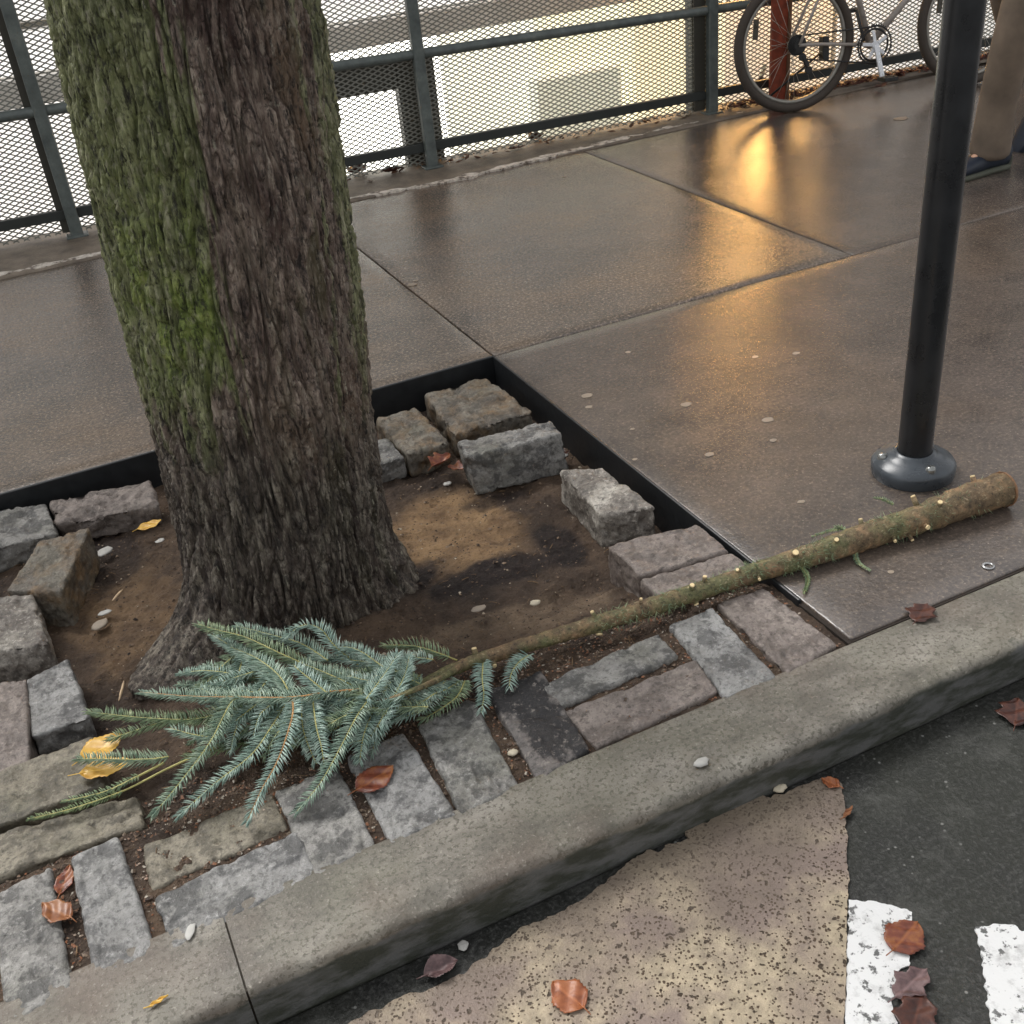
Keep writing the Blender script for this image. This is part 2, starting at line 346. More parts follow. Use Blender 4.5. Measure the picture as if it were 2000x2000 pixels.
road=sheet('road',-60,60,-60,KF-.004,ZR,3,3,0,M_ROAD,thick=.3); tag(road,kind='structure')
FY=5.16        # pavement's far edge (strip under the fence)
slabs=[(-8,1.249,PY1+.012,FY),(1.256,2.71,PY1+.012,FY),(2.716,14,PY1+.012,FY),(PX1+.009,14,KY+.006,PY1+.006),(-8,PX0-.009,KY+.006,PY1+.006)]
for i,(x0,x1,y0,y1) in enumerate(slabs):
    o=sheet('pavement_slab',x0,x1,y0,y1,0,max(3,int((x1-x0)/.06)),max(3,int((y1-y0)/.06)),.0012,M_PAVE2 if i in (2,3) else M_PAVE,3); tag(o,kind='structure')
# packed bed under the slabs, seen in the joints
b=MB(); b.box((-8,PY1+.01,-.3),(14,FY+.3,-.014)).box((PX1+.01,KY+.004,-.3),(14,PY1+.008,-.0141)).box((PX1+.0001,KY+.0005,-.3),(PX1+.0095,KY+.159,-.006)).box((PX1+.0096,KY+.0003,-.3),(14,KY+.0058,-.005)); 
tag(b.build('joint_bed',m_simple('joint_dirt',col(44,36,30),.9,scale=60)),kind='structure')
# kerb stones: rounded section swept along X, two stones meet at a joint
kerbprof=[(KY,-.4),(KY,-.008),(KY-.006,-.001),(KY-.02,0),(KF+.022,0),(KF+.012,-.0015),(KF+.005,-.005),(KF+.001,-.011),(KF,-.02),(KF-.008,-.4)]
JX=at(452,1840).x
def kerb(x0,x1,name):
    pr=[]
    for (a,c),(a2,c2) in zip(kerbprof[:-1],kerbprof[1:]):
        L=math.hypot(a2-a,c2-c); k=max(1,int(L/.012)) if c>-.39 or c2>-.39 else 1
        for t in range(k): pr.append((a+(a2-a)*t/k,c+(c2-c)*t/k))
    pr.append(kerbprof[-1]); pr=np.array(pr); xs=np.linspace(x0,x1,int((x1-x0)/.015)); n=len(pr)
    X=np.repeat(xs[:,None],n,1); Y=np.repeat(pr[None,:,0],len(xs),0); Z=np.repeat(pr[None,:,1],len(xs),0)
    nz=fbm(X*9,Y*9,Z*9,4); front=(Y<KF+.06)
    Y=Y+np.where(front,nz*.0015,0); Z=Z+nz*.0008-.006*sstep(.3,.6,fbm(X*16,Y*30,1,4))*front
    e=np.minimum(X-x0,x1-X); Z-=.0015*(1-sstep(0,.01,e))*(Y<KY-.01)
    idx=np.arange(len(xs)*n).reshape(len(xs),n)
    Q=np.stack([idx[:-1,:-1],idx[:-1,1:],idx[1:,1:],idx[1:,:-1]],-1).reshape(-1,4)
    me=mesh_np(name,np.stack([X,Y,Z],-1).reshape(-1,3),Q)
    o=link(name,me,M_KERB); tag(o,kind='structure')
kerb(JX+.0016,7.5,'kerb'); kerb(-3.2,JX-.0016,'kerb')
m=MB(); m.box((JX-.0015,KF+.006,-.3),(JX+.0015,KY-.004,-.005)); tag(m.build('kerb_joint',m_simple('joint_mortar',col(60,54,46),.9)),kind='structure')
# grey concrete gutter foot against the kerb, then dark asphalt
# painted areas on the road: filled ragged outlines with real thickness
def ragged(pts,z,step=.006,amp=.0035,fr=60,straight=()):
    out=[]
    for i in range(len(pts)):
        a=Vector(pts[i]);c=Vector(pts[(i+1)%len(pts)]); L=(c-a).length; k=max(1,int(L/step)) if L<1.2 else 40
        nrm=Vector((-(c-a).y,(c-a).x,0)).normalized()
        for t in range(k):
            p=a.lerp(c,t/k); q=float(fbm(np.array(p.x*fr),np.array(p.y*fr),5.,3))*amp*(.35 if i in straight else 1)
            out.append(p+nrm*q)
    return out
def slabpoly(name,pts,z,h,m):
    import bmesh
    bm=bmesh.new(); vs=[bm.verts.new((p.x,p.y,z)) for p in pts]; f=bm.faces.new(vs)
    bmesh.ops.recalc_face_normals(bm,faces=[f])
    if f.normal.z<0:f.normal_flip()
    r=bmesh.ops.extrude_face_region(bm,geom=[f]); 
    for v in r['geom']:
        if isinstance(v,bmesh.types.BMVert): v.co.z+=h
    bmesh.ops.recalc_face_normals(bm,faces=bm.faces)
    me=bpy.data.meshes.new(name); bm.to_mesh(me); bm.free(); return link(name,me,m)
TP=[(690,1995),(790,1950),(857,1930),(880,1915),(909,1899),(950,1868),(974,1850),(1016,1819),(1103,1781),(1155,1746),(1189,1722),(1235,1680),(1270,1663),(1285,1668),(1300,1655),(1345,1640),(1338,1628),(1410,1592),(1490,1555),(1505,1562),(1538,1547),(1566,1540),(1618,1518),(1642,1535),(1650,1573),(1654,1650),(1655,1756),(1649,2000),(1644,2300),(1640,2700),(300,2700),(420,2190),(560,2080)]
tp=[at(x,y,ZR) for x,y in TP]
tag(slabpoly('road_marking',ragged(tp,ZR,.005,.006,45,(26,27,28)),ZR+.0005,.0045,M_TAN),kind='structure')
W1=[(1657,1760),(1711,1764),(1750,1772),(1781,1784),(1779,1798),(1765,1806),(1780,1830),(1770,1862),(1779,1885),(1748,1900),(1752,1930),(1740,1960),(1750,2000),(1752,2300),(1660,2300),(1651,2000)]
W2=[(1905,1813),(1945,1808),(1981,1810),(1995,1822),(2060,1822),(2100,2300),(1965,2300),(1934,2000),(1921,1900),(1913,1845)]
for w in (W1,W2):
    tag(slabpoly('road_marking',ragged([at(x,y,ZR) for x,y in w],ZR,.004,.004,70,(14,)),ZR+.0005,.003,M_WHITE),kind='structure')

# ------------------------------------------------------------------ tree pit
e=empty('pit_edging',(PX1,PY1,0)); tag(e,'black wet steel edging framing the sunken square tree pit','tree pit edging')
T=.010
def pe(a,bb):
    m=MB(); m.box([a[i]-(PX1,PY1,0)[i] for i in range(3)],[bb[i]-(PX1,PY1,0)[i] for i in range(3)]); return m.build('edging_plate',M_STEEL,e,.003)
pe((PX0,PY1,-.3),(PX1+.006,PY1+.01,.003)); pe((PX1,KY+.16,-.3),(PX1+.0085,PY1-.001,.003)); pe((PX0-.0085,KY+.01,-.3),(PX0-.0005,PY1-.001,.003))
def soil_h(x,y):
    h=-.112+.088*sstep(1.98,1.62,y)+.012*fbm(x*5,y*5,0.,4)+.009*fbm(x*26,y*26,2.,4)
    h=h+.03*np.exp(-(((x-.33)/.34)**2+((y-2.25)/.34)**2))
    h=h-.025*sstep(.6,.2,np.hypot((x-.95)/.32,(y-1.92)/.13))      # darker hollow right of the trunk
    h=h+.02*sstep(.5,.1,np.hypot((x-.8)/.5,(y-2.15)/.25))
    h=np.where(y<1.60,np.minimum(h+.02,-.012+.006*fbm(x*30,y*30,1,3)),h)
    return h
nx,ny=420,400; xs=np.linspace(PX0+.001,PX1-.001,nx); ys=np.linspace(KY+.001,PY1-.001,ny); X,Y=np.meshgrid(xs,ys); Z=soil_h(X,Y)
idx=np.arange(nx*ny).reshape(ny,nx); Q=np.stack([idx[:-1,:-1],idx[:-1,1:],idx[1:,1:],idx[1:,:-1]],-1).reshape(-1,4)
me=mesh_np('soil',np.stack([X,Y,Z],-1).reshape(-1,3),Q)
def setattr_(me,name,vals):
    a=me.attributes.new(name,'FLOAT','POINT'); a.data.foreach_set('value',np.clip(vals,0,1).astype(np.float32).ravel())
def blob(px,py,rx,ry,z=-.09,k=.35):
    c=at(px,py,z); d=np.hypot((X-c.x)/rx,(Y-c.y)/ry)+k*fbm(X*9,Y*9,4.4,4); return sstep(1.1,.6,d)
setattr_(me,'orange',np.maximum(blob(880,1030,.2,.24,k=.22),.45*blob(270,1200,.16,.3)))
setattr_(me,'dark',np.maximum.reduce([blob(970,1115,.2,.05),blob(1090,1050,.06,.14),blob(740,1140,.2,.07),.8*blob(400,1280,.2,.12),.8*blob(200,1080,.1,.2),.7*blob(980,960,.12,.05),.7*blob(640,1200,.25,.07)]))
setattr_(me,'pale',np.maximum(.85*blob(1110,1160,.17,.09,-.05),.6*blob(900,1200,.2,.07,-.04)))
tag(link('tree_pit_soil',me,M_SOIL),kind='structure')

# ------------------------------------------------------------------ cobblestones
S_GREY=m_stone('grey_granite',col(132,130,126),col(152,150,146),col(104,102,98),.5)
S_BLUE=m_stone('blue_grey_granite',col(136,135,133),col(158,157,155),col(108,107,105),.5,green=.15)
S_MAUVE=m_stone('mauve_grey_granite',col(128,118,112),col(148,138,130),col(104,94,88),.35,col(70,62,56),green=.1)
S_TAN=m_stone('mossy_tan_sandstone',col(122,115,100),col(144,137,122),col(94,88,76),.45,col(62,56,46),green=.35)
S_BROWN=m_stone('ochre_stained_granite',col(112,106,96),col(134,128,116),col(86,80,72),.4,col(52,46,40),green=.25,warm=col(124,98,66))
S_WHITE=m_stone('white_edged_granite',col(134,128,120),col(196,190,180),col(92,86,80),.5,col(70,60,54),green=.1,stain_at=(.48,.62))
S_BLACK=m_stone('black_stained_granite',col(118,112,108),col(146,138,130),col(92,88,86),.92,col(28,28,32),green=.05,stain_scale=9,stain_at=(.47,.53))
GL_='loose cobblestones lying in the tree pit'
def cobble(name,q,z,h,mat,label,rnd=.011,noise=1.0,flare=0.0,group='granite cobblestones around the tree',n=40,shift=(0,0)):
    """q: the four corners of the top (back left, back right, front right, front left) in photo pixels, z: their heights"""
    zz=z if isinstance(z,(tuple,list)) else (z,)*4
    C=[at(px,py,zk) for (px,py),zk in zip(q,zz)]
    ctr=sum(C,Vector())/4; C=[ctr+(c-ctr)*(1.075 if group!=GL_ else 1.05) for c in C]; org=Vector((ctr.x,ctr.y,ctr.z-h))
    a=((C[1]-C[0]).length+(C[2]-C[3]).length)/4; bq=((C[3]-C[0]).length+(C[2]-C[1]).length)/4; hh=h/2
    # cube surface grid
    V=[];Fq=[];vid={}
    N=n; Mz=max(6,int(n*h/(2*max(a,bq))))+2
    dims=(N,N,Mz)
    def vert(i,j,k):
        key=(i,j,k)
        if key not in vid: vid[key]=len(V); V.append((2*i/N-1,2*j/N-1,2*k/Mz-1))
        return vid[key]
    for i in range(N):
        for j in range(N):
            Fq.append((vert(i,j,Mz),vert(i+1,j,Mz),vert(i+1,j+1,Mz),vert(i,j+1,Mz))); Fq.append((vert(i,j,0),vert(i,j+1,0),vert(i+1,j+1,0),vert(i+1,j,0)))
        for k in range(Mz):
            Fq.append((vert(i,0,k),vert(i+1,0,k),vert(i+1,0,k+1),vert(i,0,k+1))); Fq.append((vert(i,N,k),vert(i,N,k+1),vert(i+1,N,k+1),vert(i+1,N,k)))
            Fq.append((vert(0,i,k),vert(0,i,k+1),vert(0,i+1,k+1),vert(0,i+1,k))); Fq.append((vert(N,i,k),vert(N,i+1,k),vert(N,i+1,k+1),vert(N,i,k+1)))
    U=np.array(V); P=U*np.array([a,bq,hh]); r=min(rnd,a*.6,bq*.6,hh*.9)
    sd=random.uniform(0,60); r*=.62
    rv=r*(1+.45*fbm(P[:,0]*25+sd,P[:,1]*25,P[:,2]*25,2)); rv=np.clip(rv,.004,min(a,bq,hh)*.9)[:,None]
    lim=np.array([a,bq,hh])-rv; Qc=np.clip(P,-lim,lim); D=P-Qc; L=np.linalg.norm(D,axis=1)[:,None]; nd=np.where(L>1e-9,D/np.maximum(L,1e-9),0)
    P=np.where(L>1e-9,Qc+nd*np.minimum(rv,L),P)
    u=(P[:,0]/a+1)/2; v=(1-P[:,1]/bq)/2; w=(P[:,2]/hh+1)/2
    C0,C1,C2,C3=[np.array(c) for c in C]
    T=(1-u)[:,None]*(1-v)[:,None]*C0+u[:,None]*(1-v)[:,None]*C1+u[:,None]*v[:,None]*C2+(1-u)[:,None]*v[:,None]*C3
    c0=np.array(ctr); f=(1+flare*(1-w))[:,None]
    xy=(T[:,:2]-c0[:2])*f+c0[:2]+np.array(shift)[None,:]*(1-w)[:,None]
    W=np.concatenate([xy,(T[:,2]-h*(1-w))[:,None]],1)
    nrm=np.where(np.abs(U)>.999,np.sign(U),0); nrm[:,1]*=-1; nrm/=np.maximum(np.linalg.norm(nrm,axis=1),1)[:,None]
    nrm[:,1]*=-1
    k=noise*(.0042*fbm(W[:,0]*17+sd,W[:,1]*17,W[:,2]*17,3)-.004*sstep(.15,.45,fbm(W[:,0]*26+sd,W[:,1]*26,W[:,2]*26+9,3))+.0018*fbm(W[:,0]*80+sd,W[:,1]*80,W[:,2]*80,2))
    # outward direction in world, from centre
    od=W-np.array([ctr.x,ctr.y,ctr.z-h/2]); od[:,2]*=1.2; on=od/np.maximum(np.linalg.norm(od,axis=1)[:,None],1e-6)
    dirn=np.where(np.abs(U[:,2:3])>.999,np.array([[0,0,1.]])*np.sign(U[:,2:3]),on*np.array([1,1,.2]))
    W=W+dirn*k[:,None]
    W=W-np.array(org)
    o=link(name,mesh_np(name,W,np.array(Fq)),mat); o.location=org
    me=o.data; me.flip_normals() if False else None
    return tag(o,label,'cobblestone',group)
GL='loose cobblestones lying in the tree pit'; GR='cobblestones set in a row along the kerb'
C=cobble
C('cobblestone',[(831,768),(948,738),(1036,800),(888,845)],-.025,.085,S_BROWN,'broad ochre stained cobblestone with a notched back edge in the far corner of the pit',group=GL,noise=1.9,rnd=.02)
C('cobblestone',[(735,818),(812,796),(874,858),(797,885)],-.035,.085,S_BROWN,'squarish brown topped cobblestone left of the notched corner stone',group=GL,noise=1.5,rnd=.02)
C('cobblestone',[(672,872),(758,854),(789,892),(712,912)],-.045,.07,S_GREY,'pale small cobblestone half hidden behind the right edge of the big tree trunk',group=GL,rnd=.022)
C('cobblestone',[(897,862),(1072,820),(1092,846),(915,890)],.015,.125,S_GREY,'grey layered cobblestone standing on its side in front of the notched corner stone',group=GL,noise=1.4,rnd=.014,shift=(.01,-.012))
C('cobblestone',[(1095,918),(1176,912),(1278,988),(1172,1003)],(-.01,-.005,0,-.01),.105,S_WHITE,'white edged cobblestone with dark front end leaning by the steel pit edge',group=GL,noise=1.4,rnd=.018,shift=(.0,.0))
C('cobblestone',[(1190,1063),(1361,1023),(1420,1075),(1253,1122)],.003,.115,S_MAUVE,'mauve grey cobblestone at the near right pit corner, farther one of the touching pair',group=GL,rnd=.016)
C('cobblestone',[(1256,1131),(1424,1079),(1472,1112),(1300,1172)],.002,.115,S_MAUVE,'mauve grey cobblestone at the near right pit corner, nearer one, touching the spruce trunk',group=GL,rnd=.013)
C('cobblestone',[(100,977),(288,938),(303,984),(113,1023)],(-.03,-.02,-.04,-.04),.07,S_MAUVE,'long wavy topped cobblestone against the black edging left of the big tree',group=GL,noise=2.2,rnd=.016)
C('cobblestone',[(-60,1003),(86,984),(106,1040),(-50,1078)],-.03,.08,S_GREY,'grey cobblestone cut off by the left picture edge beside the black edging',group=GL,noise=1.4)
C('cobblestone',[(76,1058),(172,1031),(118,1152),(16,1150)],(.012,.012,-.01,-.01),.115,S_BROWN,'tilted block of a cobblestone with ochre stain, between two others on the left',group=GL,noise=1.2,rnd=.012,shift=(.0,-.01))
C('cobblestone',[(-60,1168),(62,1158),(92,1252),(-50,1275)],-.01,.11,S_WHITE,'pale blotchy cobblestone at the left picture edge, in front of the tilted block',group=GL,noise=1.2,rnd=.022)
C('cobblestone',[(52,1330),(132,1288),(172,1398),(62,1435)],-.03,.06,S_BLUE,'small light grey cobblestone left of the spruce needles, set on the soil',group=GL,rnd=.012)
C('cobblestone',[(-70,1345),(48,1326),(56,1484),(-70,1530)],-.02,.08,S_MAUVE,'pinkish flat cobblestone at the left picture edge beside the small light grey one',group=GL,rnd=.01)
C('cobblestone',[(-60,1528),(178,1440),(196,1532),(-60,1630)],-.008,.09,S_TAN,'long brown cobblestone partly under the two yellow leaves',group=GR,rnd=.012)
C('cobblestone',[(-60,1640),(256,1556),(272,1612),(-60,1728)],-.005,.09,S_TAN,'long mossy tan cobblestone below the dry spruce twig at left',group=GR,noise=1.3,rnd=.013)
C('cobblestone',[(-12,1752),(96,1697),(140,1935),(12,1990)],0,.1,S_GREY,'tall grey cobblestone at the lower left beside the orange brown leaf',group=GR,rnd=.015)
C('cobblestone',[(140,1677),(228,1636),(300,1852),(186,1903)],.001,.1,S_BLUE,'narrow light blue grey cobblestone right of the orange brown leaf',group=GR,rnd=.013)
C('cobblestone',[(286,1648),(524,1552),(556,1618),(302,1732)],-.006,.1,S_TAN,'long mossy brown cobblestone below the hanging spruce tips, farther of two lengthwise stones',group=GR,rnd=.014)
C('cobblestone',[(312,1748),(572,1624),(610,1708),(342,1850)],.001,.1,S_BLUE,'long light grey cobblestone lying lengthwise against the kerb at lower left',group=GR,rnd=.014)
C('cobblestone',[(540,1548),(658,1498),(730,1650),(616,1706)],0,.1,S_GREY,'grey cobblestone left of the one carrying the red brown leaf, against the kerb',group=GR,rnd=.014)
C('cobblestone',[(680,1478),(788,1434),(886,1586),(764,1640)],.001,.1,S_BLUE,'pale grey cobblestone carrying the red brown oval leaf',group=GR,rnd=.014)
C('cobblestone',[(822,1418),(922,1368),(1009,1530),(900,1584)],.001,.1,S_GREY,'dark grey smooth cobblestone between the leaf stone and the black stained stone',group=GR,rnd=.013)
C('cobblestone',[(953,1350),(1056,1312),(1145,1456),(1052,1518)],.001,.1,S_BLACK,'cobblestone heavily stained with black tar blotches',group=GR,rnd=.014)
C('cobblestone',[(1064,1334),(1280,1238),(1314,1282),(1096,1376)],0,.1,S_GREY,'long grey cobblestone just below the spruce trunk, farther of the lengthwise pair at centre',group=GR,rnd=.012)
C('cobblestone',[(1108,1386),(1352,1292),(1394,1350),(1172,1455)],-.003,.1,S_MAUVE,'long brownish grey cobblestone against the kerb right of the black stained one',group=GR,rnd=.012)
C('cobblestone',[(1312,1222),(1392,1190),(1512,1318),(1416,1356)],.002,.1,S_BLUE,'light grey cobblestone second from the right end of the kerb row',group=GR,rnd=.014)
C('cobblestone',[(1406,1180),(1492,1150),(1628,1256),(1536,1308)],.002,.1,S_MAUVE,'greyish cobblestone at the right end of the kerb row beside the pavement slab',group=GR,rnd=.012)

# grit and small pebbles in the joints (uncountable)
def grit(name,region,n,size,zf,m,seed=1):
    r=np.random.default_rng(seed); V=[];Fq=[]
    ico=np.array([(0,0,1),(.9,0,.2),(.28,.85,.2),(-.73,.53,.2),(-.73,-.53,.2),(.28,-.85,.2),(0,0,-.8)]); fa=[(0,1,2),(0,2,3),(0,3,4),(0,4,5),(0,5,1),(6,2,1),(6,3,2),(6,4,3),(6,5,4),(6,1,5)]
    x0,x1,y0,y1=region; px=r.uniform(x0,x1,n); py=r.uniform(y0,y1,n); pz=zf(px,py)
    for i in range(n):
        s=size*r.uniform(.4,1.5)*(1 if r.random()<.93 else 2); R=r.uniform(.6,1.3,(7,3)); a=r.uniform(0,6.3); ca,sa=math.cos(a),math.sin(a)
        p=ico*R*s*np.array([1,.8,.55]); p=np.stack([p[:,0]*ca-p[:,1]*sa,p[:,0]*sa+p[:,1]*ca,p[:,2]],-1)+np.array([px[i],py[i],pz[i]+s*.2]); b0=len(V)*7
        V.append(p); Fq+= [(a_+b0,b_+b0,c_+b0) for a_,b_,c_ in fa]
    me=mesh_np(name,np.concatenate(V),np.array(Fq),False); return tag(link(name,me,m),kind='stuff')
def m_grit():
    s=NM('grit'); v=s.voro(150,out='Color'); sv_=s.nt.nodes.new('ShaderNodeSeparateXYZ'); s.L(v,sv_.inputs[0])
    return s.pbr(s.ramp(sv_.outputs[0],[(0,col(54,40,32)),(.4,col(84,66,52)),(.7,col(112,98,82)),(.88,col(136,84,52)),(.97,col(178,170,156))]),.6)
MG=m_grit()
def m_crumb():
    s=NM('soil_crumbs'); v=s.voro(110,out='Color'); q=s.nt.nodes.new('ShaderNodeSeparateXYZ'); s.L(v,q.inputs[0])
    return s.pbr(s.ramp(q.outputs[0],[(0,col(40,31,26)),(.35,col(68,53,42)),(.7,col(104,84,66)),(.92,col(136,116,96)),(.985,col(182,170,150))]),.75)
MG2=m_crumb()
g=grit('gravel',(PX0+.01,PX1-.01,KY+.01,1.70),14000,.0030,lambda x,y:soil_h(x,y),MG,3); tag(g,'brown grit filling the joints between the cobblestones','gravel')
g=grit('soil_crumbs',(PX0+.01,PX1-.01,1.6,PY1-.02),9000,.0030,lambda x,y:soil_h(x,y)-.001,MG2,5); tag(g,'small crumbs of soil and grit scattered in the tree pit','soil crumbs')

r_=np.random.default_rng(17); m=MB()
for i in range(420):
    x,y=r_.uniform(PX0+.03,PX1-.03),r_.uniform(KY+.03,PY1-.03); z=float(soil_h(np.array(x),np.array(y)))+.003; a=r_.uniform(0,6.3); L=r_.uniform(.006,.03); d=Vector((math.cos(a)*L,math.sin(a)*L,r_.uniform(-.002,.004))); p=Vector((x,y,z))
    m.tube([p-d*.5,p+Vector((r_.normal(0,.001),r_.normal(0,.001),.002)),p+d*.5],r_.uniform(.0004,.0011),5)
tag(m.build('twig_litter',m_simple('dry_twig_litter',col(126,102,76),.8,scale=120,var=.6)),'dry needles and twig bits strewn over the tree pit soil','twig litter',kind='stuff')
# ------------------------------------------------------------------ big tree
TC=Vector((.331,2.281,-.10)); tree=empty('street_tree',TC); tag(tree,'large tree with deeply furrowed bark, green moss on its left side','tree')
zz=np.concatenate([np.arange(0,1.75,.0021),1.75+np.cumsum(np.linspace(.0025,.06,90))]); zz=zz[zz<5.2]
Mc=760; th=np.linspace(0,2*np.pi,Mc,endpoint=False); TH,ZZ=np.meshgrid(th,zz)
zw=ZZ+TC.z
r0=.210+.055*np.clip(zw,0,1.2)-.038*np.clip(zw,0,1.2)**2-.018*np.clip(zw-1.2,0,9)
r0=r0+.012*np.cos(2*TH+.6)+.007*np.cos(3*TH+ZZ*1.2)
root=(.6+.5*np.cos(3*(TH-3.9))+.35*np.cos(5*TH+1))
r0=r0+ .03*np.exp(-np.clip(zw+.03,0,9)/.10)*np.clip(root,.2,1.4)+.20*np.exp(-np.clip(zw+.08,0,9)/.085)*np.exp(-((TH-rad(203))/.40)**2)+.05*np.exp(-np.clip(zw+.09,0,9)/.05)*np.exp(-((TH-rad(330))/.4)**2)
cx,cy=np.cos(TH),np.sin(TH); Rr=.22
wx=.55*pn(cx*Rr*9,cy*Rr*9,ZZ*2.4)+.22*pn(cx*Rr*30+9,cy*Rr*30,ZZ*7)
def crack(k,kz,o,w):
    n=pn(cx*Rr*k+wx+o,cy*Rr*k+wx*.7,ZZ*kz+o); return sstep(0,w,np.abs(n))
c1=crack(38,5.6,0,.2); c2=crack(80,13,40,.22); c3=crack(50,30,77,.12)
ridge=c1*(.55+.45*c2)*(.78+.22*c3)
lowk=sstep(.95,.25,zw)
disp=.0165*(ridge-.55)+.0028*fbm(cx*Rr*150,cy*Rr*150,ZZ*34,3)*(.5+ridge)+.008*fbm(cx*3,cy*3,ZZ*3,2)
R=r0+disp
VX=R*cx+.045*ZZ; VY=R*cy-.008*ZZ
V=np.stack([VX,VY,ZZ+0*VX],-1).reshape(-1,3); nz_=len(zz); idx=np.arange(nz_*Mc).reshape(nz_,Mc); nxt=np.roll(idx,-1,1)
Q=np.stack([idx[:-1],nxt[:-1],nxt[1:],idx[1:]],-1).reshape(-1,4)
me=mesh_np('trunk',V,Q)
# moss by compass side: the camera sees the trunk from azimuth about -98 deg
ang=np.degrees(TH)
view=-98.0
da=(ang-view+180)%360-180           # 0 = facing the camera, negative = left in the picture
jit=14*fbm(cx*2,cy*2,ZZ*2.2,4)+22*fbm(cx*9,cy*9,ZZ*3,4)
left=sstep(-6,-19,da+jit*.6-6*sstep(1.0,.4,zw))
right=sstep(44,66,da+jit)*.75
fade=sstep(.26,.68,zw+.16*fbm(cx*6,cy*6,ZZ*4,4))
setattr_(me,'moss',np.maximum(left,right*.9)*fade)
br=.85*np.exp(-((zw-.72)/.22)**2)*sstep(-8,-18,da)*sstep(-78,-48,da)
setattr_(me,'bright',br*sstep(-.3,.35,fbm(cx*8,cy*8,ZZ*6,4)+.12)*1.0+.18*left)
setattr_(me,'wet',np.maximum(sstep(.62,.3,zw+.10*fbm(cx*3,cy*3,ZZ*4,3)+.12*sstep(-10,30,da))*.8,.0))
setattr_(me,'tint',sstep(.1,.5,fbm(cx*5,cy*5,ZZ*3,4))*sstep(-20,60,da))
link('trunk',me,M_BARK,tree)
# bare limbs above the picture
m=MB(); rs=random.Random(4)
def limb(p,d,L,r,depth):
    pts=[p];q=p.copy();dd=d.copy()
    for i in range(7):
        dd=(dd+Vector((rs.uniform(-.16,.16),rs.uniform(-.16,.16),rs.uniform(-.02,.14)))).normalized(); q=q+dd*L/7; pts.append(q.copy())
    m.tube(pts,[r*(1-.62*i/7) for i in range(8)],8 if depth<2 else 5)
    if depth<3:
        for i in (2,3,4,5,6,7):
            a=Vector((rs.uniform(-1,1),rs.uniform(-1,1),rs.uniform(.1,.8))).normalized(); limb(pts[i],(dd*.5+a).normalized(),L*.58,r*.42*(1-.06*i),depth+1)
top=Vector((.045*5.1,-.04,5.05))
for k in range(5):
    a=k*1.257+.4; limb(top+Vector((0,0,-.15*k)),Vector((math.cos(a)*.6,math.sin(a)*.6,.8)).normalized(),3.0,.085,0)
m.build('crown',m_simple('limb_bark',col(84,74,66),.8,scale=40),tree)

# ------------------------------------------------------------------ felled spruce
K=[((1962,955),.040),((1900,975),.039),((1800,1012),.033),((1700,1044),.029),((1600,1079),.026),((1500,1110),.022),((1400,1143),.0195),((1300,1176),.0195),((1200,1208),.0185),((1120,1232),.0172),((1040,1256),.016),((980,1275),.0148),((925,1292),.0135),((875,1312),.0115),((820,1338),.009)]
lift=[0]*15
for i in range(15): lift[i]=.0 if i<6 else .004
lift[12:15]=[.012,.022,.035]
sp=[at(p[0],p[1],r+lift[i]) for i,(p,r) in enumerate(K)]
butt=sp[0]
spruce=empty('cut_spruce',(butt.x,butt.y,0)); tag(spruce,'felled young spruce with stripped trunk and blue green needled top, lying across the pit','spruce tree')
def smooth_path(P,R,k=6):
    o=[];q=[]
    n=len(P)
    for i in range(n-1):
        p0,p1,p2,p3=P[max(i-1,0)],P[i],P[i+1],P[min(i+2,n-1)]
        for t in range(k):
            u=t/k; o.append(.5*((2*p1)+(p2-p0)*u+(2*p0-5*p1+4*p2-p3)*u*u+(3*p1-p0-3*p2+p3)*u**3)); q.append(R[i]+(R[i+1]-R[i])*u)
    o.append(P[-1]);q.append(R[-1]); return o,q
P_,R_=smooth_path(sp,[k[1] for k in K],8)
def rel(o,v): return v-Vector((o.x,o.y,0))
m=MB(); rs=random.Random(9)
m.tube([rel(butt,p)+Vector((rs.uniform(-1,1),rs.uniform(-1,1),0))*.0006 for p in P_],[r*(1+.05*rs.uniform(-1,1)) for r in R_],22,cap=False,noise=.075); m.build('trunk',M_SBARK,spruce)
# pale sawn end
d0=(P_[0]-P_[1]).normalized(); m=MB(); m.tube([rel(butt,P_[0])-d0*.004,rel(butt,P_[0])+d0*.003],[.0425,.041],18); m.build('sawn_end',m_simple('old_cut_wood',col(140,104,74),.7,scale=70,var=.3),spruce)
def near(px,py):
    best=None
    for p,r in zip(P_,R_):
        c=CAMR@np.array([p.x,p.y,p.z-CAM_H]); x=c[0]/c[2]*F_PX+1000;y=c[1]/c[2]*F_PX+1000
        d=(x-px)**2+(y-py)**2
        if best is None or d<best[0]: best=(d,p,r,px-x,py-y)
    return best
stubs=[(1781,966,9),(1824,985,8),(1680,1013,7),(1798,1029,7),(1739,1053,7),(1775,1051,7),(1628,1057,7),(1548,1083,10),(1477,1128,6),(1375,1134,8),(1349,1148,9),(1360,1187,8),(1170,1235,9),(963,1292,8),(927,1272,9),(1160,1203,6),(1250,1177,5),(1440,1117,5),(1900,935,7)]
right_=Vector(CAMR[0]); up_=Vector(-CAMR[1]); back_=Vector(-CAMR[2])
